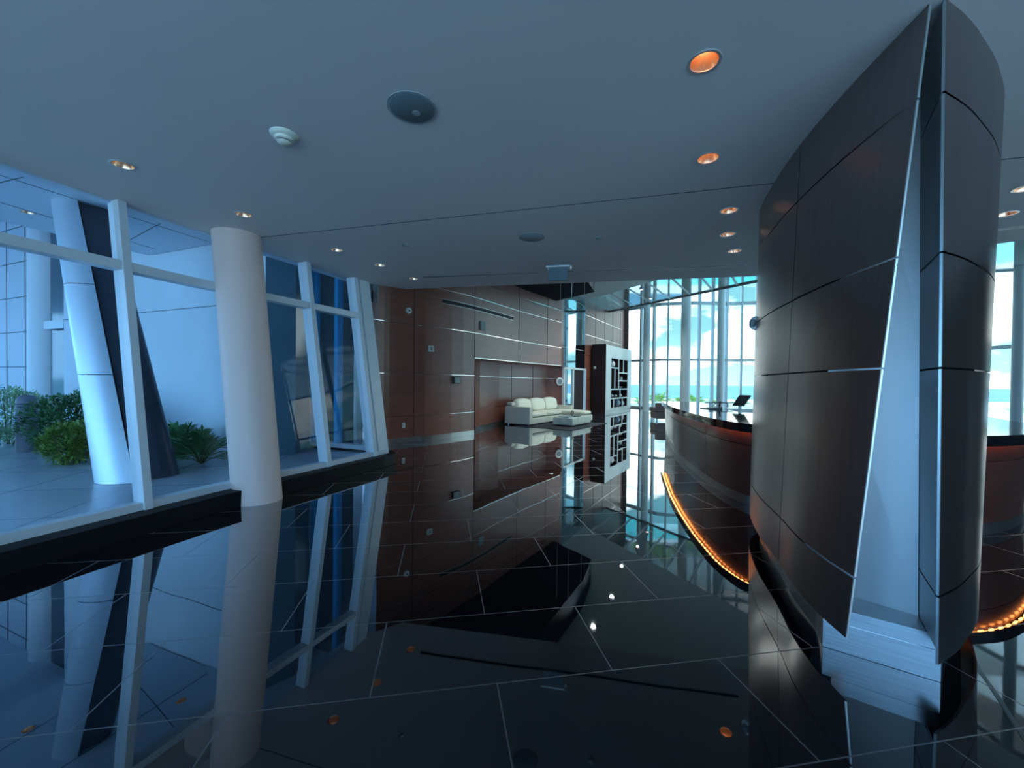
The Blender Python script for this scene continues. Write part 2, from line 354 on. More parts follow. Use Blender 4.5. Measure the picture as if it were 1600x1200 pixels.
for i in range(4): mb.beam((*E_[i][:2], 6.0) if 0 else (E_[i][0], E_[i][1], 6.01), (E_[min(i+1, 5)][0], E_[min(i+1, 5)][1], 6.01), (.06, .03, 0), (0, 0, .14))
struct(mb.build('trim_2', 'grayplastic'))
sd = Vector((.565, .825, 0)); sn = Vector((.825, -.565, 0))
mb = MB()
for k in range(-2, 12):                           # pale strips crossing the glossy ceiling on the diagonal
    off = -7.38 + 1.06*k
    def hit(P, Q):                                # intersection of strip line with segment P-Q
        P, Q = Vector((*P[:2], 0)), Vector((*Q[:2], 0)); a = P.dot(sn)-off; b = Q.dot(sn)-off
        return P + (Q-P)*(a/(a-b)) if a*b < 0 else None
    p = hit(A0, A1); q = None
    for s_, e_ in zip(E_, E_[1:]):
        h = hit(s_, e_)
        if h is not None and p is not None and (h-p).dot(sd) > 0: q = h; break
    if p is not None and q is not None: mb.beam((p.x, p.y, 5.992), (q.x, q.y, 5.992), tuple(sn*.09), (0, 0, .016))
struct(mb.build('trim_3', 'strip'))
# dark soffit over the seating wall
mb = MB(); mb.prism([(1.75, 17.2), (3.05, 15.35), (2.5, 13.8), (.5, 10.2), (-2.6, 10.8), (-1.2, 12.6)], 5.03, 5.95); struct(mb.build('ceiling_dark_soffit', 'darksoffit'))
mb = MB()
for (a, b) in [((1.93, 16.75), (1.45, 12.6)), ((2.32, 16.2), (1.76, 12.3)), ((2.74, 15.72), (2.37, 13.6))]:
    mb.beam((*a, 5.025), (*b, 5.025), (.018, 0, 0), (0, 0, .012))
struct(mb.build('trim_4', 'steel'))
# ------------------------------------------------------------------ wood walls
wp = [tuple(p[:2]) for p in catmull([(x, y, 0) for x, y in wood_pts], 4)]
i4 = 16                                            # index of (-1.15,12.5)
rear = [(-3.9, 9.35)] + wp[:i4+1]
mb = MB(); wall_strip(mb, wp[:i4+1], 0, 6, .3); wall_strip(mb, wp[i4:], 2.34, 6, .9); struct(mb.build('wall_left', 'wood'))
rp = recess
mb = MB(); wall_strip(mb, rp, 0, 2.6, .2); struct(mb.build('wall_recess', 'wood'))
mb = MB(); wall_strip(mb, [tuple(mirror_b[:2]), tuple(corner[:2])], 0, 9, .3); struct(mb.build('wall_back', 'wood'))
mb = MB(); wall_strip(mb, [(1.4, 18.2), (2.3, 19.3), tuple(mirror_b[:2])], 6.0, 9, .3); wall_strip(mb, [(2.08, 17.5), (2.4, 19.15)], 2.34, 6, .3); struct(mb.build('wall_return', 'wood'))
mb = MB(); wall_strip(mb, [(-1.15, 12.5), (-1.32, 13.3)], 0, 2.34, .05); struct(mb.build('wall_recess_side', 'darkwood'))
def offs(pts, d):
    P = [Vector(p[:2]) for p in pts]; out = []
    for i in range(len(P)):
        t = (P[min(i+1, len(P)-1)] - P[max(i-1, 0)]).normalized(); out.append((P[i].x + t.y*d, P[i].y - t.x*d))
    return out
mb = MB()
for z in (.69, 1.8): wall_strip(mb, offs(wp[:i4+1], .004), z, z+.014, .006)
for z in (2.34,): wall_strip(mb, offs(wp[i4:], .004), z, z+.02, .006)
for z in (3.1, 4.18, 4.68, 5.2): wall_strip(mb, offs(wp, .004), z, z+.016, .006)
for z in (.69, 1.8): wall_strip(mb, offs(rp, .004), z, z+.014, .006)
bw = [tuple(mirror_b[:2]), tuple(corner[:2])]
for z in (.69, 1.8, 3.1, 4.18, 5.2, 6.3): wall_strip(mb, offs(bw, .004), z, z+.016, .006)
struct(mb.build('trim_5', 'brass'))
mb = MB()
def vseam(pts, s_idx, z0, z1):
    p = Vector(offs(pts, .002)[s_idx]); mb.box((p.x-.006, p.y-.006, z0), (p.x+.006, p.y+.006, z1))
for i in (8, ): vseam(wp, i, 0, 6)
for i in (16, 20, 24): vseam(wp, i, 2.34, 6)
for t in (.2, .4, .6, .8):
    p = mirror_b.lerp(corner, t); mb.box((p.x-.002, p.y-.008, 0), (p.x+.008, p.y+.008, 9))
for (x, y) in ((-.02, 16.45), (.9, 17.87)): mb.box((x-.02, y-.01, 0), (x+.012, y+.01, 2.33))
struct(mb.build('trim_6', 'black'))
mb = MB(); wall_strip(mb, offs(wp[:i4+1], .012), 0, .14, .012); struct(mb.build('baseboard_left', 'steel'))
mb = MB(); wall_strip(mb, offs(rp, .012), 0, .12, .012); struct(mb.build('baseboard_recess', 'steel'))
mb = MB(); wall_strip(mb, offs(bw, .012), 0, .12, .012); struct(mb.build('baseboard_back', 'steel'))
# mirror bay with doorway beneath
mb = MB(); md = (mirror_b-mirror_a).normalized(); mn = Vector((-md.y, md.x, 0))
wall_strip(mb, [tuple(mirror_a[:2]), tuple(mirror_b[:2])], 2.37, 6, .06); struct(mb.build('wall_mirror', 'mirror'))
p0 = mirror_a; p1 = mirror_a.lerp(mirror_b, .38); p2 = mirror_a.lerp(mirror_b, .42); p3 = mirror_a.lerp(mirror_b, .94)
dr = MB(); wall_strip(dr, [tuple(p0[:2]), tuple(p1[:2])], 0, 2.28, .05); struct(dr.build('window_1', 'mirror'))
dr = MB(); wall_strip(dr, [tuple(p2[:2]), tuple(p3[:2])], 0, 2.28, .05); d1 = struct(dr.build('door_1', 'darkwood'))
mb = MB()
for p in (p0, p1.lerp(p2, .5), mirror_b): mb.beam((p.x, p.y, 0), (p.x, p.y, 2.37), tuple(md*.09), tuple(mn*.14))
mb.beam((p0.x, p0.y, 2.325), (mirror_b.x, mirror_b.y, 2.325), (0, 0, .09), tuple(mn*.14))
for z in (3.3, 4.9): mb.beam((p0.x, p0.y, z), (mirror_b.x, mirror_b.y, z), (0, 0, .015), tuple(mn*.01))
struct(mb.build('trim_7', 'white_gloss'))
# closing post where wood meets the sea window
mb = MB(); mb.beam((7.78, 28.05, 0), (7.78, 28.05, 9), (.26, 0, 0), (0, .2, 0)); struct(mb.build('trim_8', 'counterwood'))
# unseen rear glazing and forecourt added to light the lobby, plus side wall
RY = -3.0
rw = struct(MB().box((-6.5, RY-.08, 0), (22.4, RY+.08, .14)).build('window_rear_added', 'frame'))
for k in range(17): MB().box((-6.4+1.8*k-.04, RY-.09, .14), (-6.4+1.8*k+.04, RY+.09, HC)).build('mullion', 'frame', rw)
MB().add([(-6.5, RY, .14), (22.4, RY, .14), (22.4, RY, HC), (-6.5, RY, HC)], [(0, 1, 2, 3)]).build('pane', 'glass', rw)
MB().box((-8, RY-.2, HC), (22.6, RY, 4.6)).build('header', 'soffit', rw)
MB().prism([(-45, -60), (60, -60), (60, RY-.1), (-6.6, RY-.1), (-9.4, -12), (-45, -12)], -.2, -.02).build('forecourt_added', 'deck', rw)
mb = MB(); wall_strip(mb, [(19.9, 12.4), (18.5, 5), (15.5, -3)], 0, 9, .2); struct(mb.build('wall_right', 'backwall'))
# return between garden window and wood wall
mb = MB(); mb.prism([(-2.62, 8.2), (-3.52, 9.78), (-3.62, 9.72), (-2.74, 8.14)], 0, HC-.1, [(-3.12, 8.40), (-3.58, 9.82), (-3.72, 9.76), (-3.24, 8.34)]); mb.prism([(-3.12, 8.40), (-3.58, 9.84), (-3.72, 9.78), (-3.24, 8.30)], HC-.1, 6.1); struct(mb.build('wall_return_left', 'extblack'))
# ------------------------------------------------------------------ garden window (leaning glazed wall on a granite kerb)
kb = [(-6.17, -3.0), (-4.06, 3.25), (-3.47, 5.0), (-2.36, 7.60), (-2.24, 7.95)]
mb = MB(); mb.prism(kb + [(-2.45, 8.35)] + [(p[0]-.06, p[1]+.03) for p in FB[::-1]], 0, .2); struct(mb.build('trim_9', 'kerb', bevel=.004))
lv = NOUT*LEAN
def fpt(base, z): return base + lv*(z-.2) + UP*z
ys = [-2.9, -1.6, -.4, .8, 2.0, 3.2, 4.41, 5.55, 6.69, 7.66]
win = struct(MB().beam(fpt(fb_y(-2.95), .24), fpt(fb_y(3.35), .24), tuple(NOUT*.14), (0, 0, .08)).build('window_2', 'frame'))
FR = MB()
for a, b in ((3.35, 5.1), (5.1, 8.0)): FR.beam(fpt(fb_y(a), .24), fpt(fb_y(b), .24), tuple(NOUT*.14), (0, 0, .08))
FR.build('sill_rail', 'frame', win)
TR = MB()
for a, b in ((-2.95, 3.35), (3.35, 5.1), (5.1, 7.7)): TR.beam(fpt(fb_y(a), 2.84), fpt(fb_y(b), 2.84), tuple(NOUT*.16), (0, 0, .10))
TR.build('transom', 'frame', win)
for y in ys:
    b = fb_y(y); d = (fb_y(min(y+.1, 8)) - fb_y(y-.1)).normalized()
    MB().beam(fpt(b, .2), fpt(b, HC), tuple(d*.085), tuple(NOUT*.20)).build('mullion', 'frame', win, bevel=.006)
b = fb_y(7.9); d = (fb_y(8.0)-fb_y(7.8)).normalized()
MB().beam(fpt(b, .2), fpt(b, HC), tuple(d*.26), tuple(NOUT*.12)).build('end_casing', 'frame', win)
for a, b2 in zip(ys, ys[1:]):
    for z0, z1 in ((.28, 2.79), (2.89, HC)):
        A, B = fb_y(a+.03), fb_y(b2-.03)
        MB().add([fpt(A, z0), fpt(B, z0), fpt(B, z1), fpt(A, z1)], [(0, 1, 2, 3)]).build('pane', 'glass', win)
# white round leaning column in front of that window
col = tag(MB().lathe([(.29, 0), (.29, HC+.02)], (-3.37, 5.44, 0), 48, (-.112, .045)).build('round_column', 'colwhite', smooth=True), 'smooth white round column leaning outward in front of the garden window', 'column')
# ------------------------------------------------------------------ garden side outside
OG = .13
def plaza_mat():
    m = M['plaza']; t = m.node_tree; b = t.nodes['Principled BSDF']
    br = t.nodes.new('ShaderNodeTexBrick'); br.offset = 0; br.inputs['Scale'].default_value = 1; br.inputs['Mortar Size'].default_value = .008
    br.inputs['Brick Width'].default_value = 1.3; br.inputs['Row Height'].default_value = 1.3
    br.inputs['Color1'].default_value = (.44, .50, .56, 1); br.inputs['Color2'].default_value = (.50, .56, .62, 1); br.inputs['Mortar'].default_value = (.12, .15, .19, 1)
    tc = t.nodes.new('ShaderNodeTexCoord'); mp = t.nodes.new('ShaderNodeMapping'); mp.inputs['Rotation'].default_value = (0, 0, math.radians(-12))
    t.links.new(tc.outputs['Object'], mp.inputs[0]); t.links.new(mp.outputs[0], br.inputs['Vector']); t.links.new(br.outputs['Color'], b.inputs['Base Color'])
plaza_mat()
mb = MB(); mb.prism([(-40, -12), (-9.6, -12)] + [(p[0]-.07, p[1]+.03) for p in FB] + [(-3.6, 9.7), (-3.6, 30), (-40, 30)], -.2, OG); struct(mb.build('floor_plaza', 'plaza'))
# soffit outside
ex_h = [circle(-8.1, 6.85, .08), circle(-6.05, 7.5, .08)]
sof = [(-22, -3.1), (-7.1, -3.1), (-5.05, 3.35), (-4.5, 5.3), (-3.25, 8.35), (-3.6, 9.6), (-6.33, 8.43), (-8.14, 9.17), (-9.05, 7.24), (-22, 2.6)]
struct(filled_slab('ceiling_porch', sof, ex_h, 4.35, 4.45, 'soffit'))
mb = MB()
for a, b in (((-8.3, 4.6), (-5.1, 3.5)), ((-8.75, 6.3), (-4.7, 5.0)), ((-9.2, 7.0), (-6.9, 4.0)), ((-8.3, 8.6), (-5.2, 6.6)), ((-7.6, 8.7), (-8.4, 5.0)), ((-6.1, 8.2), (-7.0, 5.6))):
    mb.beam((*a, 4.348), (*b, 4.348), (0, .014, 0) if abs(a[0]-b[0]) > abs(a[1]-b[1]) else (.014, 0, 0), (0, 0, .004))
struct(mb.build('trim_10', 'seam'))
mb = MB(); mb.prism([(-23, -3.2), (-7.3, -3.2), (-3.4, 9.6), (-6.3, 8.6), (-8.14, 9.3), (-9.2, 7.3), (-23, 2.7)], 4.75, 6.2); struct(mb.build('wall_porch_top', 'soffit'))
mb = MB(); mb.prism([(-40, -3.2), (-7.3, -3.2), (-3.4, 9.8), (-6, 11.2), (-14, 14.2), (-40, 24)], 6.2, 30); struct(mb.build('wall_shade_tower', 'soffit'))  # unseen tower mass, shaped to keep the sun off the garden
mb = MB(); wall_strip(mb, [(-7.2, -3.1), (-5.0, 3.3), (-4.4, 5.25), (-3.25, 8.1)], HC-.02, 4.9, -.12); struct(mb.build('wall_over_window', 'soffit'))
# white render wall and building beyond, one straight line
wd = Vector((.926, -.379, 0)).normalized(); wn = Vector((.379, .926, 0)).normalized(); w0 = Vector((-4.70, 7.80, 0))
def wl(t, d=0): p = w0 - wd*t - wn*(-d); return (p.x, p.y)
T1, T2, T3 = 7.5, 8.53, 9.65
mb = MB(); wall_strip(mb, [wl(T1), wl(0)], 0, 7.5, .4); struct(mb.build('wall_garden', 'wallwhite'))
mb = MB()
for z in (3.1,): mb.beam((*wl(T1, -.002), z), (*wl(0, -.002), z), (0, 0, .014), tuple(wn*.006))
struct(mb.build('trim_11', 'seam'))
mb = MB(); wall_strip(mb, [wl(T2, .12), wl(T1-.05, .12)], 0, 7.5, .3); blk = struct(mb.build('window_3', 'darkglass'))
MB().beam((*wl(T2, .06), 3.0), (*wl(T1, .06), 3.0), (0, 0, .22), tuple(wn*.14)).build('window_band', 'panelpier', blk)
mb = MB(); p = wl((T2+T3)/2+.05, .34); mb.lathe([(.44, 0), (.44, 7.5)], (p[0], p[1], 0), 32); struct(mb.build('wall_pier', 'panelpier', smooth=True))
mb = MB(); wall_strip(mb, [wl(26, .1), wl(T3, .1)], 0, 7.5, .4); struct(mb.build('wall_panelled', 'panelblue'))
mb = MB()
for z in (.9, 1.9, 2.9, 3.9, 4.9, 5.9): mb.beam((*wl(26, .095), z), (*wl(T3, .095), z), (0, 0, .02), tuple(wn*.01))
for k in range(14): q = wl(T3+.25+1.15*k, .095); mb.beam((*q, 0), (*q, 7.4), tuple(wd*.02), tuple(wn*.01))
struct(mb.build('trim_12', 'seam'))
# teal grey pier closing the white wall, second glazed line behind with blue posts
mb = MB(); mb.prism([(-4.70, 7.8), (-4.33, 8.2), (-4.42, 8.95), (-4.9, 9.1), (-5.3, 8.1)], OG, 4.35); struct(mb.build('wall_teal_pier', 'tealpier'))
mb = MB(); mb.beam((-2.72, 8.36, .22), (-4.45, 9.07, .22), (.05, .12, 0), (0, 0, .10)); w4 = struct(mb.build('window_4', 'frame'))
MB().beam((-2.72, 8.36, .12), (-4.45, 9.07, .12), (.06, .16, 0), (0, 0, .12)).build('kerb', 'granite', w4)
for (x, y) in ((-3.74, 8.78), (-4.36, 9.03)): MB().beam((x, y, .2), (x, y, 4.34), (.085, -.03, 0), (.04, .09, 0)).build('post', 'bluepost', w4)
MB().add([(-2.75, 8.4, .27), (-4.4, 9.08, .27), (-4.4, 9.08, 4.34), (-2.75, 8.4, 4.34)], [(0, 1, 2, 3)]).build('pane', 'glass', w4)
d0, d1 = Vector((-3.5, 9.9, 0)), Vector((-6.5, 11.0, 0)); dn = Vector((.34, .94, 0))*.15
def dpoly(mb, tz):
    f = [d0.lerp(d1, t)+UP*z for t, z in tz]; n = len(f)
    mb.add(f+[p+dn for p in f], [tuple(range(n)), tuple(range(n, 2*n))[::-1]] + [(i, (i+1) % n, n+(i+1) % n, n+i) for i in range(n)])
mb = MB(); dpoly(mb, [(.27, .0), (1, .0), (1, 4.6), (.27, 4.6)]); dpoly(mb, [(-.05, 3.5), (.27, 3.5), (.27, 4.6), (-.05, 4.6)])
dpoly(mb, [(-.05, 0), (.27, 0), (.27, 3.5), (.16, 2.3), (-.05, 1.7)]); struct(mb.build('wall_dark', 'extblack'))
mb = MB(); mb.prism([(-2.7, 8.5), (-4.5, 9.2), (-6.6, 11.2), (-3.45, 10.1)], 4.34, 4.5); struct(mb.build('ceiling_entry', 'extblack'))
# exterior leaning column: bright curved side and dark flat side
mb = MB(); r0, r1 = [], []
cb, ct = Vector((-5.50, 6.05, OG)), Vector((-6.93, 6.62, 4.36))
ax = Vector((.80, .60, 0)); bx_ = Vector((-.60, .80, 0))
def ring(c, a, b, lo, hi, n=24): return [c + ax*(a*math.cos(t)) + bx_*(b*math.sin(t)) for t in [lo+(hi-lo)*i/n for i in range(n+1)]]
ec = empty('exterior_column', (-5.8, 6.0, OG), 'leaning metal clad column outside, one side bright and one side dark', 'column')
def half(name, lo, hi, m, a0=.475, b0=.38, a1=.35, b1=.30):
    zs = [0, .36, .68, 1.0] if m == 'extcol' else [0, 1.0]
    for z0, z1 in zip(zs, zs[1:]):
        g = []
        for t in [z0+.0015 + (z1-z0-.003)*i/5 for i in range(6)]:
            g.append(ring(cb.lerp(ct, t), a0+(a1-a0)*t, b0+(b1-b0)*t, lo, hi))
        MB().sheet(g, -.03).build(name, m, ec, smooth=True)
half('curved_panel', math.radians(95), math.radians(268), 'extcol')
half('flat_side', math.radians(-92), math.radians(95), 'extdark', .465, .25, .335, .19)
g = MB(); g.prism([tuple(v[:2]) for v in ring(cb, .38, .18, 0, 2*math.pi)[:-1]], OG, 4.36, [tuple(v[:2]) for v in ring(ct, .26, .13, 0, 2*math.pi)[:-1]]); g.build('core', 'black', ec)
# bollard
bo = empty('bollard', (-9.6, 8.1, OG), 'grey round bollard with a domed grooved cap among the shrubs', 'bollard')
MB().lathe([(.15, 0), (.15, .88)], (-9.6, 8.1, OG), 24).build('post', 'bollard', bo, smooth=True)
MB().lathe([(.12, .88), (.15, .90), (.15, .93), (.12, .94), (.15, .96), (.15, .99), (.14, 1.05), (.10, 1.10), (.04, 1.125)], (-9.6, 8.1, OG), 24).build('cap', 'bollard', bo, smooth=True)
# ------------------------------------------------------------------ plants
def leafq(mb, p, d, L, w, up):
    d = d.normalized(); s = d.cross(up).normalized()*w; mid = p + d*L*.5 + up*(L*.08)
    mb.add([p, mid+s, p+d*L, mid-s], [(0, 1, 2, 3)])
def shrub(name, c, rx, ry, h, n, L, w, m, label, cat='shrub', group=None):
    e0 = empty(name, (c[0], c[1], OG), label, cat, group); f = MB(); st = MB()
    for i in range(7):
        a = random.uniform(0, 6.28); q = (c[0]+rx*.6*math.cos(a), c[1]+ry*.6*math.sin(a), OG+h*.7)
        st.tube([(c[0]+.1*math.cos(a), c[1]+.1*math.sin(a), OG), q], .012, 5)
    for i in range(n):
        u = random.uniform(-1, 1); a = random.uniform(0, 6.283); rr = random.uniform(.55, 1)**.5; s = math.sqrt(1-u*u)
        bumpy = 1 + .14*math.sin(3*a+c[0]*5) + .1*math.sin(5*a+4*u)
        p = Vector((c[0]+rx*rr*s*math.cos(a)*bumpy, c[1]+ry*rr*s*math.sin(a)*bumpy, OG+h*(.52+.46*u*rr*bumpy)))
        if p.z < OG+.02: p.z = OG+.03
        d = Vector((math.cos(a)*s, math.sin(a)*s, .4+u*.5)) + Vector([random.uniform(-.8, .8) for _ in range(3)])
        leafq(f, p, d, L*random.uniform(.7, 1.3), w*random.uniform(.7, 1.2), Vector((random.uniform(-.4, .4), random.uniform(-.4, .4), 1)))
    f.build('foliage', m, e0); st.build('stem', 'stem', e0)
shrub('feathery_shrub', (-11.0, 8.9), .95, .6, 1.2, 5200, .09, .012, 'leaf_pale', 'pale feathery shrub at the left edge, left of the bollard')
shrub('feathery_shrub', (-10.1, 7.5), .5, .42, .85, 2400, .09, .012, 'leaf_pale', 'low blue-green feathery shrub in front of the bollard at the left edge')
shrub('glossy_shrub', (-8.4, 7.85), .72, .5, 1.15, 4200, .085, .024, 'leaf_dark', 'dense glossy dark green shrub right of the bollard')
shrub('yellow_green_shrub', (-7.55, 7.0), .42, .34, .68, 2200, .085, .020, 'leaf_mid', 'yellow-green spreading shrub close left of the leaning metal column')
def frond_plant(c, n, L, label, m='leaf_frond', z=OG, name='philodendron', cat='plant', up=(.45, 1.0), group=None, par=None):
    e0 = empty(name, (c[0], c[1], z), label, cat, group); f = MB(); st = MB()
    for i in range(n):
        a = 6.283*i/n + random.uniform(-.3, .3); el = random.uniform(*up); LL = L*random.uniform(.75, 1.15); pts = []
        for k in range(7):
            t = k/6; pts.append(Vector((c[0]+math.cos(a)*LL*t*math.cos(el), c[1]+math.sin(a)*LL*t*math.cos(el), z+LL*(math.sin(el)*t*1.15-.42*t*t))))
        st.tube(pts, .006 if L < 2 else .03, 5)
        side = Vector((-math.sin(a), math.cos(a), 0))
        for k in range(2, 7):
            for q in (0, .5):
                if k == 6 and q: continue
                p = pts[k].lerp(pts[min(k+1, 6)], q); fwd = (pts[k]-pts[k-1]).normalized()
                wl_ = LL*.28*math.sin(math.pi*(.18+.8*(k+q-1)/6.2))
                for s in (-1, 1): leafq(f, p, side*s + fwd*.7 + UP*.1, wl_, LL*.022, UP)
        leafq(f, pts[-1], fwd, LL*.18, LL*.025, UP)
    f.build('leaves', m, e0); st.build('stem', 'stem', e0)
    return e0
for (x, y, L, n, lab) in ((-6.78, 7.86, .70, 40, 'bushy split-leaf plant just right of the dark side of the leaning column'), (-6.05, 7.50, .76, 44, 'taller split-leaf plant in the middle against the white garden wall'),
        (-5.38, 7.10, .70, 40, 'split-leaf plant beside the white round column, against the white wall')):
    frond_plant((x, y), n, L, lab, up=(.55, 1.5))
# dark tree behind the entry
te = empty('leafy_tree', (-4.95, 12.1, OG), 'dark backlit tree whose leaves show against blue sky through the glass', 'tree')
MB().tube([(-4.95, 12.1, OG), (-4.9, 12.1, 1.2), (-4.8, 12.05, 2.2)], [.09, .07, .03], 8).build('trunk', 'stem', te)
f = MB()
for i in range(900):
    p = Vector((min(-4.0, random.gauss(-4.75, .4)), max(11.4, random.gauss(12.0, .22)), min(3.0, random.gauss(2.0, .45)))); leafq(f, p, Vector([random.uniform(-1, 1) for _ in range(3)]), .17, .05, Vector((random.uniform(-1, 1), .3, 1)))
f.build('foliage', 'leaf_black', te)
# ------------------------------------------------------------------ sea side outside
mb = MB(); mb.prism([(-30, 24), (7.6, 29), (16.6, 26.6), (19.6, 23), (22.8, 7), (22.8, -14), (75, -14), (75, 47), (-30, 47)], -.3, -.03); struct(mb.build('floor_terrace', 'deck'))
mb = MB(); mb.prism([(2, 36), (30, 36), (36, 25), (42, 25), (40, 43), (2, 43)], -.05, -.02); struct(mb.build('floor_pool', 'pool'))
mb = MB(); mb.box((-6000, -3000, -8.4), (6000, 6000, -8)); struct(mb.build('floor_sea', 'sea'))
for x, y, z, L, n, lab in [(11.6, 32.3, -.03, 1.35, 34, 'tallest sunlit palm outside, left of the counter end in the sea window'), (13.5, 33.2, -.03, .85, 28, 'small palm outside, between the first two thick window columns'),
        (14.9, 33.4, -.03, 1.15, 32, 'round palm outside, just right of the thickest window column'), (15.9, 32.2, -.03, .8, 28, 'lower palm outside, left of the third thick window column'),
        (18.3, 32.6, -.03, .85, 28, 'low palm outside, behind the tilted desk monitor'), (10.4, 33.6, -.03, .8, 22, 'spiky low palm outside, beside the slim mullion right of the cabinet'),
        (30.5, 24.2, -.03, 1.0, 28, 'palm outside, right of the metal clad column')]:
    frond_plant((x, y), n, L, lab, 'leaf_palm', z, 'palm', 'palm', (.5, 1.25))
# window wall to the sea
sw = struct(MB().beam((7.9, 28.4, .06), (9.5, 26.4, .06), (0, .16, 0), (0, 0, .12)).build('window_5', 'frame_far'))
rl = MB(); tr = MB()
for a, b in zip(seawin, seawin[1:]):
    A, B = Vector((*a, 0)), Vector((*b, 0)); d = (B-A).normalized(); n = Vector((-d.y, d.x, 0))
    if a != seawin[0]: rl.beam(A+UP*.06, B+UP*.06, tuple(n*.16), (0, 0, .12))
    for z, h in ((3.18, .15), (6.75, .2)): tr.beam(A+UP*z, B+UP*z, tuple(n*.16), (0, 0, h))
    MB().add([A+UP*.1, B+UP*.1, B+UP*9, A+UP*9], [(0, 1, 2, 3)]).build('pane', 'seaglass', sw)
rl.build('sill_rail', 'frame_far', sw); tr.build('transom', 'frame_far', sw)
def ray_hit(px):
    r = (px-800)/640.0
    for a, b in zip(seawin, seawin[1:]):
        fa, fb = a[0]-r*a[1], b[0]-r*b[1]
        if fa*fb <= 0: t = fa/(fa-fb); A, B = Vector((*a, 0)), Vector((*b, 0)); return A.lerp(B, t), (B-A).normalized()
mull_pos = [ray_hit(px) for px in (1001, 1021, 1042.5, 1091, 1112, 1133.6, 1157, 1180)]
for P in ((17.4, 24.1), (18.5, 21.5), (19, 17.2), (19.85, 12.5)):
    mull_pos.append((Vector((*P, 0)), Vector((.15, -1, 0)).normalized()))
for P, d in mull_pos:
    MB().beam(P, P+UP*9, tuple(d*.10), (d.y*-.26, d.x*.26, 0)).build('mullion', 'frame_far', sw)
for (x, y, r, lab) in ((7.95, 24.3, .2, 'slim grey round column right of the display cabinet, inside the sea window'), (9.5, 22.5, .25, 'thick grey round column rising behind the left end of the counter'),
                   (12.35, 24.3, .2, 'grey round column behind the middle of the counter, inside the sea window'), (18.25, 14.8, .16, 'round column at the right edge of the picture, inside the sea window')):
    h = 9 if y > 20 else 6
    tag(MB().lathe([(r, 0), (r, h)], (x, y, 0), 24).build('round_column', 'frame_far', smooth=True), lab, 'column', )
# ------------------------------------------------------------------ metal clad column with open notch
Lb = catmull([(x, y, 0) for x, y in [(1.90, 2.30), (1.93, 2.55), (2.01, 2.88), (2.17, 3.30), (2.40, 3.98), (2.72, 4.65), (3.05, 5.0)]], 8)
Lt = catmull([(x, y, 0) for x, y in [(2.12, 2.13), (2.16, 2.45), (2.22, 2.84), (2.33, 3.36), (2.53, 4.02), (2.78, 4.66), (3.05, 5.0)]], 8)
Rb = catmull([(x, y, 0) for x, y in [(2.2, 2.08), (2.4, 2.18), (2.59, 2.30), (2.84, 2.47), (3.12, 2.72), (3.42, 3.08), (3.66, 3.6)]], 8)
Rt = catmull([(x, y, 0) for x, y in [(2.18, 2.10), (2.38, 2.19), (2.60, 2.31), (2.97, 2.54), (3.38, 2.86), (3.60, 3.2), (3.70, 3.65)]], 8)
mc = empty('metal_clad_column', (2.6, 3.4, 0), 'large dark metal clad column with a sharp open notch and bright steel plinth', 'column')
def shell_pt(B, T, j, z): t = (z-.18)/(HC-.18); return B[j].lerp(T[j], t) + UP*z
rows = [.18, .53, 1.70, 2.29, 3.10, HC]; gap = .006
def shell(B, T, cols, sgn):
    for r0_, r1_ in zip(rows, rows[1:]):
        a = r0_ + (gap if r0_ > .2 else 0); b = r1_ - (gap if r1_ < HC-.1 else 0)
        for c0, c1 in cols:
            g = []
            nz = 4
            for i in range(nz+1):
                z = a+(b-a)*i/nz; row = [shell_pt(B, T, j, z) for j in range(c0, c1+1)]
                if c0 > 0: row[0] = row[0].lerp(row[1], .07)
                if c1 < len(B)-1: row[-1] = row[-1].lerp(row[-2], .07)
                g.append(row)
            MB().sheet(g, .012*sgn).build('panel', 'metal', mc, smooth=True, angle=50)
shell(Lb, Lt, [(0, 24), (24, len(Lb)-1)], 1)
shell(Rb, Rt, [(0, len(Rb)-1)], -1)
# bright folded front edges
for B, T, nm in ((Lb, Lt, 1), (Rb, Rt, -1)):
    for r0_, r1_ in zip(rows, rows[1:]):
        a = shell_pt(B, T, 0, r0_+(.006 if r0_ > .2 else 0)); b = shell_pt(B, T, 0, r1_-.006)
        du = (shell_pt(B, T, 1, 1)-shell_pt(B, T, 0, 1)).normalized(); n = Vector((du.y, -du.x, 0))*nm
        MB().beam(a+n*.006-du*.003, b+n*.006-du*.003, tuple(n*.010), tuple(du*.006)).build('edge_strip', 'edge', mc)
def inset(P, k, d, s):                              # inset curve points for the dark core
    out = []
    for j in range(k, len(P), 3):
        t = (P[min(j+1, len(P)-1)]-P[j-1]).normalized(); out.append(P[j] + Vector((t.y, -t.x, 0))*d*s)
    return out
Cb, Ct = Vector((2.43, 2.42, 0)), Vector((2.47, 2.52, 0))
def loop(LBc, RBc, Cc): return [tuple(v[:2]) for v in [Cc] + [Cc+Vector((-.19, .19, 0))] + inset(LBc, 16, .07, 1) + inset(RBc, 6, .07, -1)[::-1]]
MB().prism(loop(Lb, Rb, Cb), .17, HC, loop(Lt, Rt, Ct)).build('core', 'black', mc)
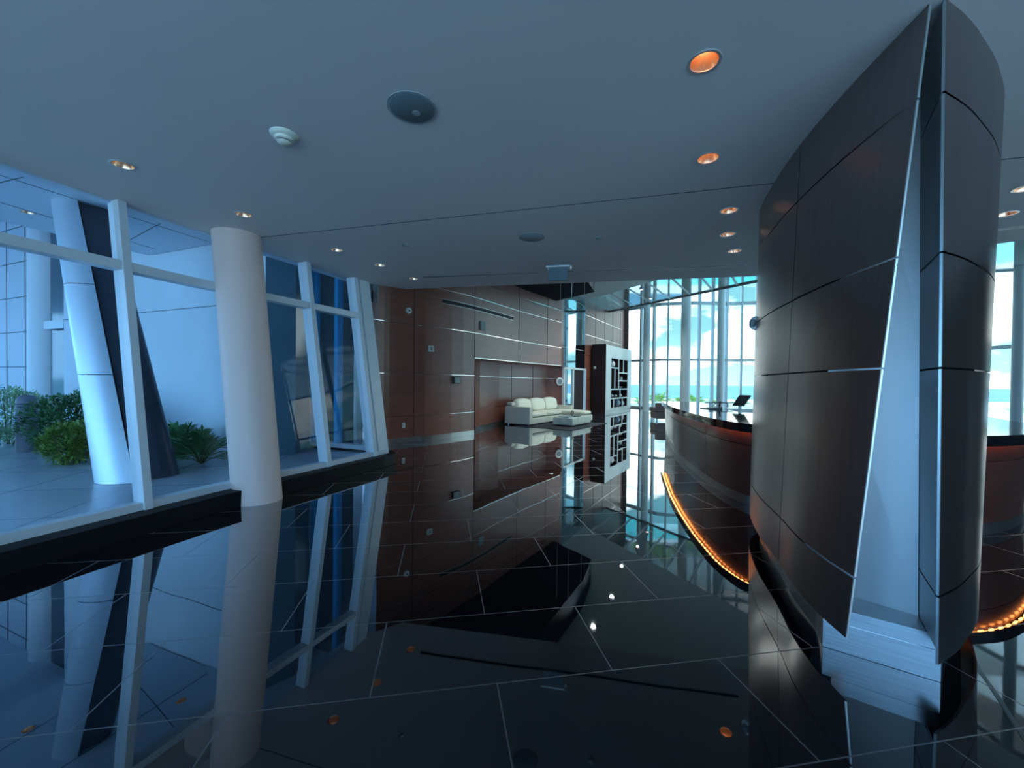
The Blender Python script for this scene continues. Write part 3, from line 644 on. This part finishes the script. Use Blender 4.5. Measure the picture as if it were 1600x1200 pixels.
# inner faces of the notch
z0 = .255
f1 = [[(Cb+Vector((-.02, -.02, 0))).lerp(Ct, t) + UP*(z0+(HC-z0)*t) for t in (0, .5, 1)], [(Cb+Vector((-.42, .39, 0))).lerp(Ct+Vector((-.19, .17, 0)), t) + UP*(z0+(HC-z0)*t) for t in (0, .5, 1)]]
MB().sheet(f1, .012).build('notch_face', 'facemetal', mc)
for r0_, r1_ in zip([z0]+rows[1:], rows[1:]):
    g = []
    for z in (r0_+.006, r1_-.006):
        t = (z-.18)/(HC-.18); c = Cb.lerp(Ct, t)+Vector((-.01, -.03, 0)); r = shell_pt(Rb, Rt, 0, z)*1.0; r.z = 0; r = r.lerp(c, .03)
        g.append([c+UP*z, c.lerp(r, .5)+UP*z, r+UP*z])
    MB().sheet(g, .012).build('notch_return', 'facemetal', mc)
pl = [(1.925, 2.5), (2.34, 2.2), (2.62, 2.45), (3.1, 2.85), (3.5, 3.55), (2.98, 4.8), (2.72, 4.45), (2.42, 3.8), (2.17, 3.15), (2.02, 2.68)]
MB().prism(pl, 0, .172).build('plinth', 'plinth', mc, bevel=.003)
MB().prism([(2.02, 2.72), (1.962, 2.475), (2.325, 2.2135), (2.47, 2.36), (2.2, 2.75)], .17, .256).build('plinth_ledge', 'plinth', mc)
# fire strobe fixed on the column
st = empty('alarm_bell', (2.83, 4.62, 2.17), 'small grey ridged alarm fixture on the far left edge of the metal column', 'alarm')
dirn = Vector((-.95, -.25, 0)).normalized()
def disc(mb, c, d, prof, n=20):
    a = d.orthogonal().normalized(); b = d.cross(a); base = len(mb.v); vs = []
    for r, h in prof: vs += [c + d*h + (a*math.cos(2*math.pi*i/n)+b*math.sin(2*math.pi*i/n))*r for i in range(n)]
    fs = [(j*n+i, j*n+(i+1) % n, (j+1)*n+(i+1) % n, (j+1)*n+i) for j in range(len(prof)-1) for i in range(n)] + [tuple(range(n))[::-1], tuple(range((len(prof)-1)*n, len(prof)*n))]
    return mb.add(vs, fs)
disc(MB(), Vector((2.76, 4.62, 2.30)), dirn, [(.085, -.12), (.085, .01), (.06, .012), (.075, .03), (.075, .05), (.05, .055)]).build('bell_body', 'ceramic', st, smooth=True)
disc(MB(), Vector((2.76, 4.62, 2.30))+dirn*.055, dirn, [(.04, 0), (.038, .03), (.02, .045)]).build('bell_cap', 'grayplastic', st, smooth=True)
# ------------------------------------------------------------------ curved reception counter
cc = catmull([(x, y, 0) for x, y in [(4.55, 12.1), (4.2, 10.9), (3.77, 9.4), (3.4, 7.8), (3.2, 6.7), (3.12, 5.9), (3.2, 5.35), (3.55, 4.85), (4.2, 4.5), (5.1, 4.42), (6.1, 4.85), (7.0, 5.6), (8.2, 7.2)]], 7)
def curve_off(P, d):                                 # positive = toward the visitor side
    out = []
    for i in range(len(P)):
        t = (P[min(i+1, len(P)-1)]-P[max(i-1, 0)]).normalized(); out.append(P[i]+Vector((t.y, -t.x, 0))*d)
    return out
rc = empty('reception_counter', (3.4, 7.8, 0), 'long curved reception counter with red-brown wood front and black stone top', 'counter')
def band(name, d, z0, z1, th, m, i0=0, i1=None, smooth=True, d2=None):
    A = curve_off(cc, d)[i0:i1]; B = curve_off(cc, d if d2 is None else d2)[i0:i1]
    return MB().sheet([[p+UP*z0 for p in A], [p+UP*z1 for p in B]], th).build(name, m, rc, smooth=smooth)
band('toe_kick', -.03, 0, .12, .02, 'steel')
bounds = list(range(0, len(cc)-1, 14)) + [len(cc)-1]
for a, b in zip(bounds, bounds[1:]):
    if b-a < 2: continue
    def pan(z0, z1, dA, dB):
        A = curve_off(cc, dA)[a:b+1]; B = curve_off(cc, dB)[a:b+1]
        A[0] = A[0].lerp(A[1], .03); B[0] = B[0].lerp(B[1], .03); A[-1] = A[-1].lerp(A[-2], .03); B[-1] = B[-1].lerp(B[-2], .03)
        MB().sheet([[p+UP*z0 for p in A], [p+UP*z1 for p in B]], .02).build('front_panel', 'counterwood', rc, smooth=True)
    pan(.125, .80, -.03, .0); pan(.808, 1.02, .0, .01)
band('backing', -.03, .1, 1.04, .01, 'black')
tp = curve_off(cc, .12); bk = curve_off(cc, -.85)
tpm = MB(); tpm.sheet([[p+UP*1.02 for p in tp], [p+UP*1.02 for p in bk]], .08); lp = curve_off(cc, .10); tpm.sheet([[p+UP*.985 for p in lp], [p+UP*1.021 for p in lp]], .018); o = tpm.build('countertop', 'granite', rc)
mb = MB(); le = curve_off(cc, .065); pts = []; rad = []
for p, q in zip(le, le[1:]):
    n = max(1, int((q-p).length/.085))
    for k in range(n):
        for f_, r_ in ((0, .0015), (.3, .0015), (.34, .012), (.7, .012), (.74, .0015)): pts.append(p.lerp(q, (k+f_)/n)+UP*1.004); rad.append(r_)
mb.tube(pts, rad, 6)
rp_ = mb.build('rope_light', 'led', rc); rp_['label'] = 'amber rope light under the counter edge'
MB().prism([tuple((curve_off(cc, .0)[0])[:2]), tuple((curve_off(cc, -.8)[0])[:2]), tuple((curve_off(cc, -.8)[1])[:2]), tuple((curve_off(cc, 0)[1])[:2])], .1, 1.04).build('end_panel', 'counterwood', rc)
# things on and behind the counter
def plane_box(mb, c, u, v, w): # centre + three full vectors
    return mb.beam(Vector(c)-Vector(w)/2, Vector(c)+Vector(w)/2, u, v)
mo = empty('desk_monitor', (4.62, 8.3, 1.10), 'dark tilted flat monitor on a white stand on the counter top', 'monitor')
c = Vector((4.62, 8.3, 1.10)); u = Vector((.26, .06, .33))
plane_box(MB(), c+Vector((.04, 0, .19)), tuple(u.normalized()*.27), (-.15, .13, 0), (.02, 0, -.012)).build('screen', 'screen', mo)
MB().lathe([(.10, 0), (.10, .012), (.03, .02), (.02, .12)], tuple(c), 20).build('stand', 'white_gloss', mo, smooth=True)
kb_ = empty('laptop_riser', (4.2, 8.5, 1.10), 'low dark wedge shaped device lying on the counter, left of the monitor', 'device')
MB().add([(3.98, 8.4, 1.10), (4.32, 8.4, 1.10), (4.32, 8.65, 1.10), (3.98, 8.65, 1.10), (4.32, 8.4, 1.15), (4.32, 8.65, 1.15), (3.98, 8.4, 1.112), (3.98, 8.65, 1.112)],
         [(0, 3, 2, 1), (0, 1, 4, 6), (1, 2, 5, 4), (2, 3, 7, 5), (3, 0, 6, 7), (6, 4, 5, 7)]).build('body', 'darkplastic', kb_)
MB().beam((4.30, 8.5, 1.12), (4.33, 8.5, 1.26), (.012, 0, 0), (0, .06, 0)).build('arm', 'darkplastic', kb_)
tl = empty('desk_rail', (4.62, 9.2, 1.10), 'low horizontal dark rail standing on the counter behind the monitor', 'rail')
for x in (4.45, 4.85): MB().lathe([(.02, 0), (.02, .10)], (x, 9.2, 1.101), 10).build('foot', 'steel', tl)
MB().beam((4.35, 9.2, 1.20), (4.97, 9.2, 1.20), (0, .03, 0), (0, 0, .02)).build('bar', 'darkplastic', tl)
def task_chair(c, rz, label):
    e0 = empty('task_chair', c, label, 'chair'); X, Y, Z = c; ca, sa = math.cos(rz), math.sin(rz)
    def P(x, y, z): return (X+ca*x-sa*y, Y+sa*x+ca*y, Z+z)
    for k in range(5):
        a = k*1.2566; MB().beam(P(0, 0, .09), P(.3*math.cos(a), .3*math.sin(a), .06), (0, 0, .03), (.03*-math.sin(a+rz), .03*math.cos(a+rz), 0)).build('foot', 'darkplastic', e0)
        MB().lathe([(.03, 0), (.03, .05)], P(.3*math.cos(a), .3*math.sin(a), 0), 10).build('castor', 'darkplastic', e0)
    MB().lathe([(.025, .06), (.025, .62)], c, 12).build('stem', 'steel', e0)
    plane_box(MB(), P(0, 0, .66), (ca*.48, sa*.48, 0), (-sa*.46, ca*.46, 0), (0, 0, .08)).build('seat', 'greyfabric', e0, bevel=.02)
    plane_box(MB(), P(0, .24, 1.0), (ca*.46, sa*.46, 0), (-sa*.05, ca*.05, 0), (-sa*.06, ca*.06, .55)).build('backrest', 'greyfabric', e0, bevel=.02)
    MB().beam(P(0, .2, .66), P(0, .27, .8), (ca*.06, sa*.06, 0), (0, .02, 0)).build('back_bracket', 'darkplastic', e0)
task_chair((4.62, 6.35, 0), 2.6, 'grey mesh desk chair behind the counter beside the metal column')
# armchair past the end of the counter
ac = empty('armchair', (6.6, 18.0, 0), 'square brown armchair on pale legs beyond the far end of the counter', 'armchair')
for dx in (-.33, .33):
    for dy in (-.33, .33): MB().box((6.6+dx-.03, 18+dy-.03, 0), (6.6+dx+.03, 18+dy+.03, .12)).build('leg', 'steel', ac)
MB().box((6.22, 17.62, .12), (6.98, 18.38, .40)).build('seat', 'chairbrown', ac, bevel=.03)
MB().box((6.22, 17.62, .40), (6.98, 17.80, .80)).build('backrest', 'chairbrown', ac, bevel=.03)
for x in (6.22, 6.86): MB().box((x, 17.8, .40), (x+.12, 18.38, .60)).build('armrest', 'chairbrown', ac, bevel=.02)
# ------------------------------------------------------------------ lounge
SA = Vector((.66, 15.06, 0)); su = Vector((.56, .83, 0)).normalized(); sv = Vector((.83, -.56, 0)).normalized()
def S(u, w, z=0): return SA + su*u + sv*w + UP*z
rug = MB(); rug.prism([tuple(S(a, b)[:2]) for a, b in ((-.25, -.5), (2.95, -.5), (2.95, 1.85), (-.25, 1.85))], 0, .015); tag(rug.build('rug', 'rug'), 'dark blue-grey rectangular rug under the sofa and low table', 'rug')
sf = empty('sectional_sofa', tuple(S(1.8, -.5)), 'long cream leather sectional sofa with a chaise against the wood wall', 'sofa')
def sbox(name, m, u0, u1, w0_, w1_, z0_, z1_, bev=.02, puff=0, par=None, tilt=0):
    mb = MB()
    if puff:
        nx, ny, nz = 6, 6, 3; g = bmesh.new(); bmesh.ops.create_cube(g, size=2)
        bmesh.ops.subdivide_edges(g, edges=g.edges, cuts=4, use_grid_fill=True)
        vs = []
        for v in g.verts:
            x, y, z = v.co; k = 1 + 0
            fx = 1-.06*puff*(y*y+z*z); fy = 1-.06*puff*(x*x+z*z); fz = 1-.16*puff*(x*x+y*y)
            x2, y2, z2 = x*fx, y*fy, z*fz + .02*math.sin(9*x+3*u0)*abs(y)
            uu = (u0+u1)/2+x2*(u1-u0)/2; ww = (w0_+w1_)/2+y2*(w1_-w0_)/2; zz = (z0_+z1_)/2+z2*(z1_-z0_)/2
            ww -= tilt*(zz-z0_)
            vs.append(S(uu, ww, zz))
        fs = [tuple(v.index for v in f.verts) for f in g.faces]; g.free(); mb.add(vs, fs)
        return mb.build(name, m, par or sf, smooth=True, subsurf=1, angle=180)
    P = [S(a, b, z0_) for a, b in ((u0, w0_), (u1, w0_), (u1, w1_), (u0, w1_))] + [S(a, b, z1_) for a, b in ((u0, w0_), (u1, w0_), (u1, w1_), (u0, w1_))]
    mb.add(P, [(0,3,2,1),(4,5,6,7),(0,1,5,4),(1,2,6,5),(2,3,7,6),(3,0,4,7)]); return mb.build(name, m, par or sf, bevel=bev)
sbox('base', 'leather', .22, 2.75, -1.0, -.03, .05, .28)
sbox('chaise_base', 'leather', 2.75, 3.55, -1.0, .97, .05, .28)
sbox('armrest', 'leather_side', 0, .22, -1.12, 0, .05, .70); sbox('armrest', 'leather_side', 3.55, 3.75, -1.12, -.05, .05, .62)
sbox('back', 'leather_side', .1, 3.65, -1.12, -.92, .05, .74)
for a, b in ((.24, 1.48), (1.5, 2.73)): sbox('seat_cushion', 'leather', a, b, -.92, 0, .27, .48, puff=1)
sbox('chaise_cushion', 'leather', 2.75, 3.54, -.92, 1.0, .27, .48, puff=1)
for a, b in ((.26, 1.28), (1.3, 2.38), (2.42, 3.5)): sbox('back_cushion', 'leather', a, b, -.92, -.62, .44, 1.0, puff=1, tilt=.15)
sbox('bolster', 'leather_side', .03, .32, -1.1, -.8, .70, .86, puff=1.2)
for a, b in ((.1, -1.0), (.1, -.1), (3.6, -1.0), (3.45, .85), (2.85, .85)): MB().lathe([(.025, 0), (.025, .06)], tuple(S(a, b)+UP*(.016 if b > -.5 and a < 2.95 and a > 0 else 0)), 10).build('foot', 'steel', sf)
ct_ = empty('coffee_table', tuple(S(1.5, .95)), 'low square white stone coffee table on a recessed dark base on the rug', 'table')
sbox('table_top', 'stonewhite', .66, 2.3, .62, 1.42, .075, .33, bev=.006, par=ct_)
sbox('recessed_base', 'black', .8, 2.2, .7, 1.3, .0155, .075, bev=0, par=ct_)
bkk = sbox('book', 'book', .75, 1.15, .8, 1.2, .331, .375, bev=.004); bkk.parent = None; tag(bkk, 'pale blue-grey book stack lying on the near end of the coffee table', 'book')
tr_ = sbox('serving_tray', 'bookdark', 1.25, 1.75, .8, 1.25, .331, .36, bev=.004); tr_.parent = None; tag(tr_, 'dark flat tray in the middle of the coffee table', 'tray')
orn = MB(); cO = S(1.5, 1.0, .464)
orn.tube([cO+su*.085*math.cos(t)+UP*.085*math.sin(t) for t in [6.2832*i/20 for i in range(21)]], .018, 8); tag(orn.build('ring_ornament', 'chairbrown', smooth=True), 'round dark ring ornament standing on the tray', 'ornament')
# ------------------------------------------------------------------ display cabinet
ca_ = Vector((5.0, 21.8, 0)); cd = Vector((2.5, 4.0, 0)).normalized(); cw = Vector((-cd.y, cd.x, 0)); CL = 4.72
def K(a, b, z): return ca_ + cd*a + cw*b + UP*z
dc = empty('display_cabinet', tuple(K(2.3, .3, 0)), 'tall display cabinet with pale front, dark sides and open niches', 'cabinet')
def kb2(mb, a0, a1, b0, b1, z0_, z1_):
    P = [K(a, b, z0_) for a, b in ((a0, b0), (a1, b0), (a1, b1), (a0, b1))] + [K(a, b, z1_) for a, b in ((a0, b0), (a1, b0), (a1, b1), (a0, b1))]
    return mb.add(P, [(0,3,2,1),(4,5,6,7),(0,1,5,4),(1,2,6,5),(2,3,7,6),(3,0,4,7)])
kb2(MB(), -.02, .0, .02, .80, 0, 3.72).build('side_panel', 'darkwood', dc); kb2(MB(), CL, CL+.02, .02, .80, 0, 3.72).build('side_panel', 'darkwood', dc)
kb2(MB(), 0, CL, .5, .80, .16, 3.70).build('back_panel', 'darkwood', dc); kb2(MB(), 0, CL, .04, .80, 0, .15).build('plinth', 'white_gloss', dc)
kb2(MB(), 0, CL, .02, .80, 3.68, 3.72).build('top_panel', 'darkwood', dc)
for a, b in ((0, .85), (3.95, CL)): kb2(MB(), a, b, 0, .03, .15, 3.70).build('stile', 'white_gloss', dc)
for a in (.83, 3.95): kb2(MB(), a, a+.02, .03, .5, .15, 3.70).build('inner_side', 'darkwood', dc)
kb2(MB(), .85, 3.95, 0, .03, 3.02, 3.70).build('header', 'white_gloss', dc)
kb2(MB(), .85, 3.95, 0, .03, .15, .21).build('lower_rail', 'white_gloss', dc)
def shelf(a0, a1, z):
    o = kb2(MB(), a0, a1, .03, .5, z-.03, z+.03).build('shelf', 'darkwood', dc)
    kb2(MB(), a0, a1, 0, .03, z-.035, z+.035).build('shelf_edge', 'white_gloss', o)
def div(a, z0_, z1_):
    o = kb2(MB(), a-.035, a+.035, .03, .5, z0_, z1_).build('divider', 'darkwood', dc)
    kb2(MB(), a-.05, a+.05, 0, .03, z0_, z1_).build('divider_edge', 'white_gloss', o)
shelf(.85, 3.95, .235); shelf(.85, 3.95, .78); shelf(.85, 3.95, 1.30); shelf(.85, 2.2, 2.5); div(2.2, 1.30, 3.02); shelf(2.2, 3.95, 2.25); shelf(2.2, 3.95, 1.78); div(3.1, 2.25, 3.02); div(1.5, 1.30, 2.5); div(2.5, .78, 1.30); div(1.35, .28, .78); div(2.95, .28, .78)
def orn_lathe(name, a, z, prof, m, label, cat, group=None):
    p = K(a+.5, .23, z); return tag(MB().lathe(prof, tuple(p), 18).build(name, m, smooth=True), label, cat, group)
vase = [(.05, 0), (.11, .06), (.12, .16), (.07, .26), (.04, .30), (.05, .33)]
orn_lathe('vase', 1.15, 2.54, [(.06, 0), (.16, .08), (.18, .2), (.12, .33), (.06, .38)], 'ceramic', 'rounded pale vase in the top left niche of the cabinet', 'vase')
orn_lathe('jar', 2.75, 1.82, [(.10, 0), (.12, .03), (.12, .19), (.08, .22)], 'ceramic', 'squat white jar in the upper right niche of the cabinet', 'jar')
orn_lathe('bowl', 2.6, 1.34, [(.06, 0), (.15, .07), (.16, .10), (.05, .12)], 'ceramic', 'low white bowl in the niche under the squat jar', 'bowl')
orn_lathe('shell_ornament', 1.15, .82, [(.03, 0), (.09, .05), (.10, .12), (.04, .2)], 'ceramic', 'small white ornament at the left of the third cabinet shelf', 'ornament')
orn_lathe('shell_ornament', 1.76, .82, [(.05, 0), (.12, .06), (.11, .13), (.03, .18)], 'ceramic', 'small white ornament in the middle of the third cabinet shelf', 'ornament')
orn_lathe('shell_ornament', 2.75, .82, [(.04, 0), (.10, .07), (.09, .14), (.02, .2)], 'ceramic', 'small white ornament right of the divider on the third cabinet shelf', 'ornament')
orn_lathe('vase', 2.1, .285, [(.08, 0), (.2, .12), (.22, .22), (.13, .36), (.09, .42)], 'bluevase', 'round pale blue vase in the bottom row of the cabinet', 'vase')
orn_lathe('vase', 3.15, .285, vase, 'ceramic', 'slim white vase in the bottom right niche of the cabinet', 'vase')
# ------------------------------------------------------------------ wall fittings
def wall_frame(px, z):                              # point and direction of the wood wall under an image column
    r = (px-800)/640.0
    for a, b in zip(wp, wp[1:]):
        fa, fb = a[0]-r*a[1], b[0]-r*b[1]
        if fa*fb <= 0:
            t = fa/(fa-fb); A, B = Vector((*a, 0)), Vector((*b, 0)); d = (B-A).normalized(); return A.lerp(B, t)+UP*z, d, Vector((d.y, -d.x, 0))
def fitting(name, px, z, w, h, dep, m, label, cat, face=None, round_=False, fw=.7):
    p, d, n = wall_frame(px, z); e0 = empty(name, tuple(p), label, cat)
    if round_:
        disc(MB(), p, n, [(w/2, 0), (w/2, dep*.6), (w/2*.8, dep)]).build('housing', m, e0, smooth=True)
        disc(MB(), p+n*dep, n, [(w*.16, -.002), (w*.14, .006)]).build('lens', face or 'darkplastic', e0)
    else:
        MB().beam(p, p+n*dep, tuple(d*w), (0, 0, h)).build('housing', m, e0, bevel=.004)
        if face: MB().beam(p+n*dep, p+n*(dep+.006), tuple(d*w*fw), (0, 0, h*fw)).build('faceplate', face, e0)
fitting('fire_strobe', 637, 3.45, .17, .17, .06, 'ceramic', 'round white alarm with a dark centre high on the left wood wall', 'alarm', round_=True)
fitting('motion_sensor', 672, 2.50, .16, .16, .05, 'cream', 'small square cream wall box left of centre on the wood wall', 'alarm', 'grayplastic', fw=.55)
fitting('wall_speaker', 752.5, 3.37, .24, .27, .05, 'grayplastic', 'grey rectangular wall fixture above the recessed seating wall', 'speaker', 'speakerlight')
fitting('control_panel', 712, 1.66, .26, .20, .07, 'darkplastic', 'black wall control panel with a grey face beside the recess', 'panel', 'grayplastic', fw=.8)
fitting('wall_outlet', 631, .46, .085, .15, .012, 'ceramic', 'white outlet plate low on the wood wall near the garden window', 'outlet', 'cream', fw=.5)
p = mirror_a + Vector((-.2, -.14, 0)); e0 = empty('wall_clock', (p.x, p.y, 1.68), 'round pale wall fixture left of the mirrored bay', 'fixture')
disc(MB(), Vector((p.x, p.y, 1.68)), Vector((.4, -.9, 0)).normalized(), [(.19, 0), (.19, .03), (.15, .05)]).build('rim', 'ceramic', e0, smooth=True); disc(MB(), Vector((p.x, p.y, 1.68))+Vector((.4, -.9, 0)).normalized()*.05, Vector((.4, -.9, 0)).normalized(), [(.12, 0), (.11, .006)]).build('face', 'speakerlight', e0)
p = K(-.022, .62, 2.47); e0 = empty('thermostat', tuple(p), 'small white square device on the dark side of the display cabinet', 'thermostat')
MB().beam(p, p-cd*.03, tuple(cw*.12), (0, 0, .13)).build('housing', 'ceramic', e0, bevel=.004); MB().beam(p-cd*.03, p-cd*.034, tuple(cw*.07), (0, 0, .05)).build('display', 'grayplastic', e0)
# linear wall diffuser
pa, da, na = wall_frame(690, 3.86); pb, db, nb = wall_frame(801, 3.86)
seg = [q for q in wp if pa.x < q[0] < pb.x]; mb = MB(); wall_strip(mb, offs([tuple(pa[:2])]+seg+[tuple(pb[:2])], .006), 3.80, 3.91, .01)
sl = tag(mb.build('slot_diffuser', 'black'), 'long black slot air diffuser high on the wood wall', 'vent')
mb = MB()
for z in (3.795, 3.915): wall_strip(mb, offs([tuple(pa[:2])]+seg+[tuple(pb[:2])], .012), z, z+.014, .012)
mb.build('slot_frame', 'steel', sl)
# ------------------------------------------------------------------ ceiling fittings
def downlight(x, y, r, label, lit, z=HC, group=None):
    e0 = empty('downlight', (x, y, z), label, 'ceiling light', group); n = 28
    def annulus(name, r0_, r1_, za, zb, m):
        vs = []
        for rr, zz in ((r0_, za), (r1_, zb)): vs += [(x+rr*math.cos(2*math.pi*i/n), y+rr*math.sin(2*math.pi*i/n), zz) for i in range(n)]
        return MB().add(vs, [(i, (i+1) % n, n+(i+1) % n, n+i) for i in range(n)]).build(name, m, e0, smooth=True)
    MB().add([(x+rr*math.cos(2*math.pi*i/n), y+rr*math.sin(2*math.pi*i/n), z+zz) for rr, zz in ((r-.002, .01), (r-.002, -.006), (r+.014, -.006), (r+.014, -.0005)) for i in range(n)],
             [(j*n+i, j*n+(i+1) % n, (j+1)*n+(i+1) % n, (j+1)*n+i) for j in range(3) for i in range(n)]).build('trim_ring', 'lampring', e0, smooth=True)
    annulus('reflector', r-.003, r*.55, z+.0, z+.13, 'reflector')
    mb = MB(); mb.lathe([(r*.5, 0), (r*.5, .02)], (x, y, z+.115), 20); mb.build('lamp', 'bulb_warm' if lit else 'bulb_cool', e0)
for x, y, r, lab in LIT: downlight(x, y, r, lab, True)
for x, y, r, lab in DIM: downlight(x, y, r, lab, False)
downlight(-8.1, 6.85, .08, 'downlight in the porch soffit left of the leaning metal column', False, 4.35)
downlight(-6.05, 7.5, .08, 'downlight in the porch soffit above the white garden wall', False, 4.35)
def speaker(x, y, r, label, m):
    e0 = empty('ceiling_speaker', (x, y, HC), label, 'speaker')
    MB().lathe([(r+.012, 0), (r+.012, .006), (r-.006, .008), (r-.008, .03)], (x, y, HC-.008), 40).build('bezel', 'speakerlight', e0, smooth=True)
    MB().lathe([(r-.014, 0), (r-.004, .006)], (x, y, HC-.013), 40).build('grille', m, e0, smooth=True)
    MB().lathe([(.028, -.003), (.03, .0)], (x+.02, y+.04, HC-.012), 16).build('badge', 'speakerlight', e0)
speaker(-.74, 2.97, .165, 'large round ceiling speaker with a dark grille near the camera', 'speaker')
speaker(.24, 5.55, .16, 'round grey ceiling speaker beyond the ceiling joint', 'speakerlight')
sm = empty('smoke_detector', (-1.85, 3.31, HC), 'cream smoke detector with stepped rings and black vents under the ceiling', 'smoke detector')
MB().lathe([(.075, -.028), (.10, -.012), (.105, 0)], (-1.85, 3.31, HC), 36).build('base', 'cream', sm, smooth=True)
MB().lathe([(.058, -.052), (.068, -.046), (.072, -.03)], (-1.85, 3.31, HC), 36).build('collar', 'cream', sm, smooth=True)
MB().lathe([(.048, -.062), (.050, -.050)], (-1.85, 3.31, HC), 36).build('vent', 'black', sm)
MB().lathe([(.018, -.078), (.046, -.070), (.054, -.061)], (-1.85, 3.31, HC), 36).build('cap', 'cream', sm, smooth=True)
for x, y, lab in ((-1.55, 5.92, 'tiny flush ceiling disc left of the far speaker'), (1.15, 5.55, 'tiny flush ceiling disc right of the far speaker')):
    e0 = empty('sprinkler_cover', (x, y, HC), lab, 'sprinkler'); MB().lathe([(.04, -.012), (.05, -.008), (.05, 0)], (x, y, HC), 20).build('cover', 'grayplastic', e0, smooth=True); MB().lathe([(.02, -.02), (.024, -.012)], (x, y, HC), 14).build('deflector', 'steel', e0)
ex = empty('exit_sign', (.78, 6.95, HC), 'blank grey back of a hanging sign below a pale ceiling bracket', 'sign')
dS = (slotB-slotA).normalized(); nS = Vector((-dS.y, dS.x, 0)); cS = Vector((.76, 6.95, 0))
MB().beam(cS-dS*.20+UP*(HC-.012), cS+dS*.20+UP*(HC-.012), tuple(nS*.16), (0, 0, .024)).build('ceiling_bracket', 'white_gloss', ex)
MB().beam(cS-dS*.17+UP*(HC-.13), cS+dS*.17+UP*(HC-.13), tuple(nS*.05), (0, 0, .21)).build('sign_body', 'speaker', ex, bevel=.004)
disc(MB(), cS+dS*.215+UP*(HC-.02), -UP, [(.018, -.02), (.018, .0), (.012, .03)]).build('indicator', 'ceramic', ex)
for a, b, lab in ((slotA, slotB, 'long dark linear slot diffuser along the far edge of the lobby ceiling'), (slotC, slotD, 'linear slot diffuser in the ceiling right of the metal column')):
    d = (b-a).normalized(); n = Vector((-d.y, d.x, 0)); e0 = empty('linear_diffuser', tuple(a+UP*HC), lab, 'vent'); w = .035 if a == slotA else .03
    for s in (-1, 1): MB().beam(a+n*s*w+UP*(HC-.001), b+n*s*w+UP*(HC-.001), tuple(n*.010), (0, 0, .004)).build('slot_rail', 'steel', e0); MB().beam(a+n*s*(w-.006)+UP*(HC+.06), b+n*s*(w-.006)+UP*(HC+.06), tuple(n*.006), (0, 0, .11)).build('slot_liner', 'black', e0)
    MB().beam(a+UP*(HC+.06), b+UP*(HC+.06), tuple(n*w*2), (0, 0, .01)).build('slot_vane', 'black', e0)

# fill lamps added under the hall ceiling to brighten the lounge
for x, y, lab in ((3.6, 14.4, 'added fill lamp nearest the low lobby ceiling, above the rug side of the sofa'), (4.6, 16.8, 'added fill lamp above the coffee table'), (5.9, 18.9, 'added fill lamp in front of the display cabinet'),
                  (7.0, 20.9, 'added fill lamp near the far end of the display cabinet'), (2.6, 12.6, 'added fill lamp near the recess corner of the wood wall'), (.3, 11.0, 'added fill lamp close to the left part of the wood wall')):
    fill_fixture = empty('hall_fill_fixture', (x, y, 6.0), lab, 'ceiling light')
    MB().lathe([(.07, -.05), (.08, -.05), (.09, 0)], (x, y, 6.0), 20).build('housing', 'lampring', fill_fixture, smooth=True)
    MB().lathe([(.06, -.056), (.06, -.051)], (x, y, 6.0), 20).build('lens', 'bulb_cool', fill_fixture)
    ld = bpy.data.lights.new('hall_fill_lamp', 'SPOT'); ld.energy = 150; ld.spot_size = math.radians(140); ld.spot_blend = .6; ld.shadow_soft_size = .06; ld.color = (.86, 1, .96)
    lo = bpy.data.objects.new('hall_fill_lamp', ld); C.objects.link(lo); lo.parent = fill_fixture; lo.location = (0, 0, -.07)
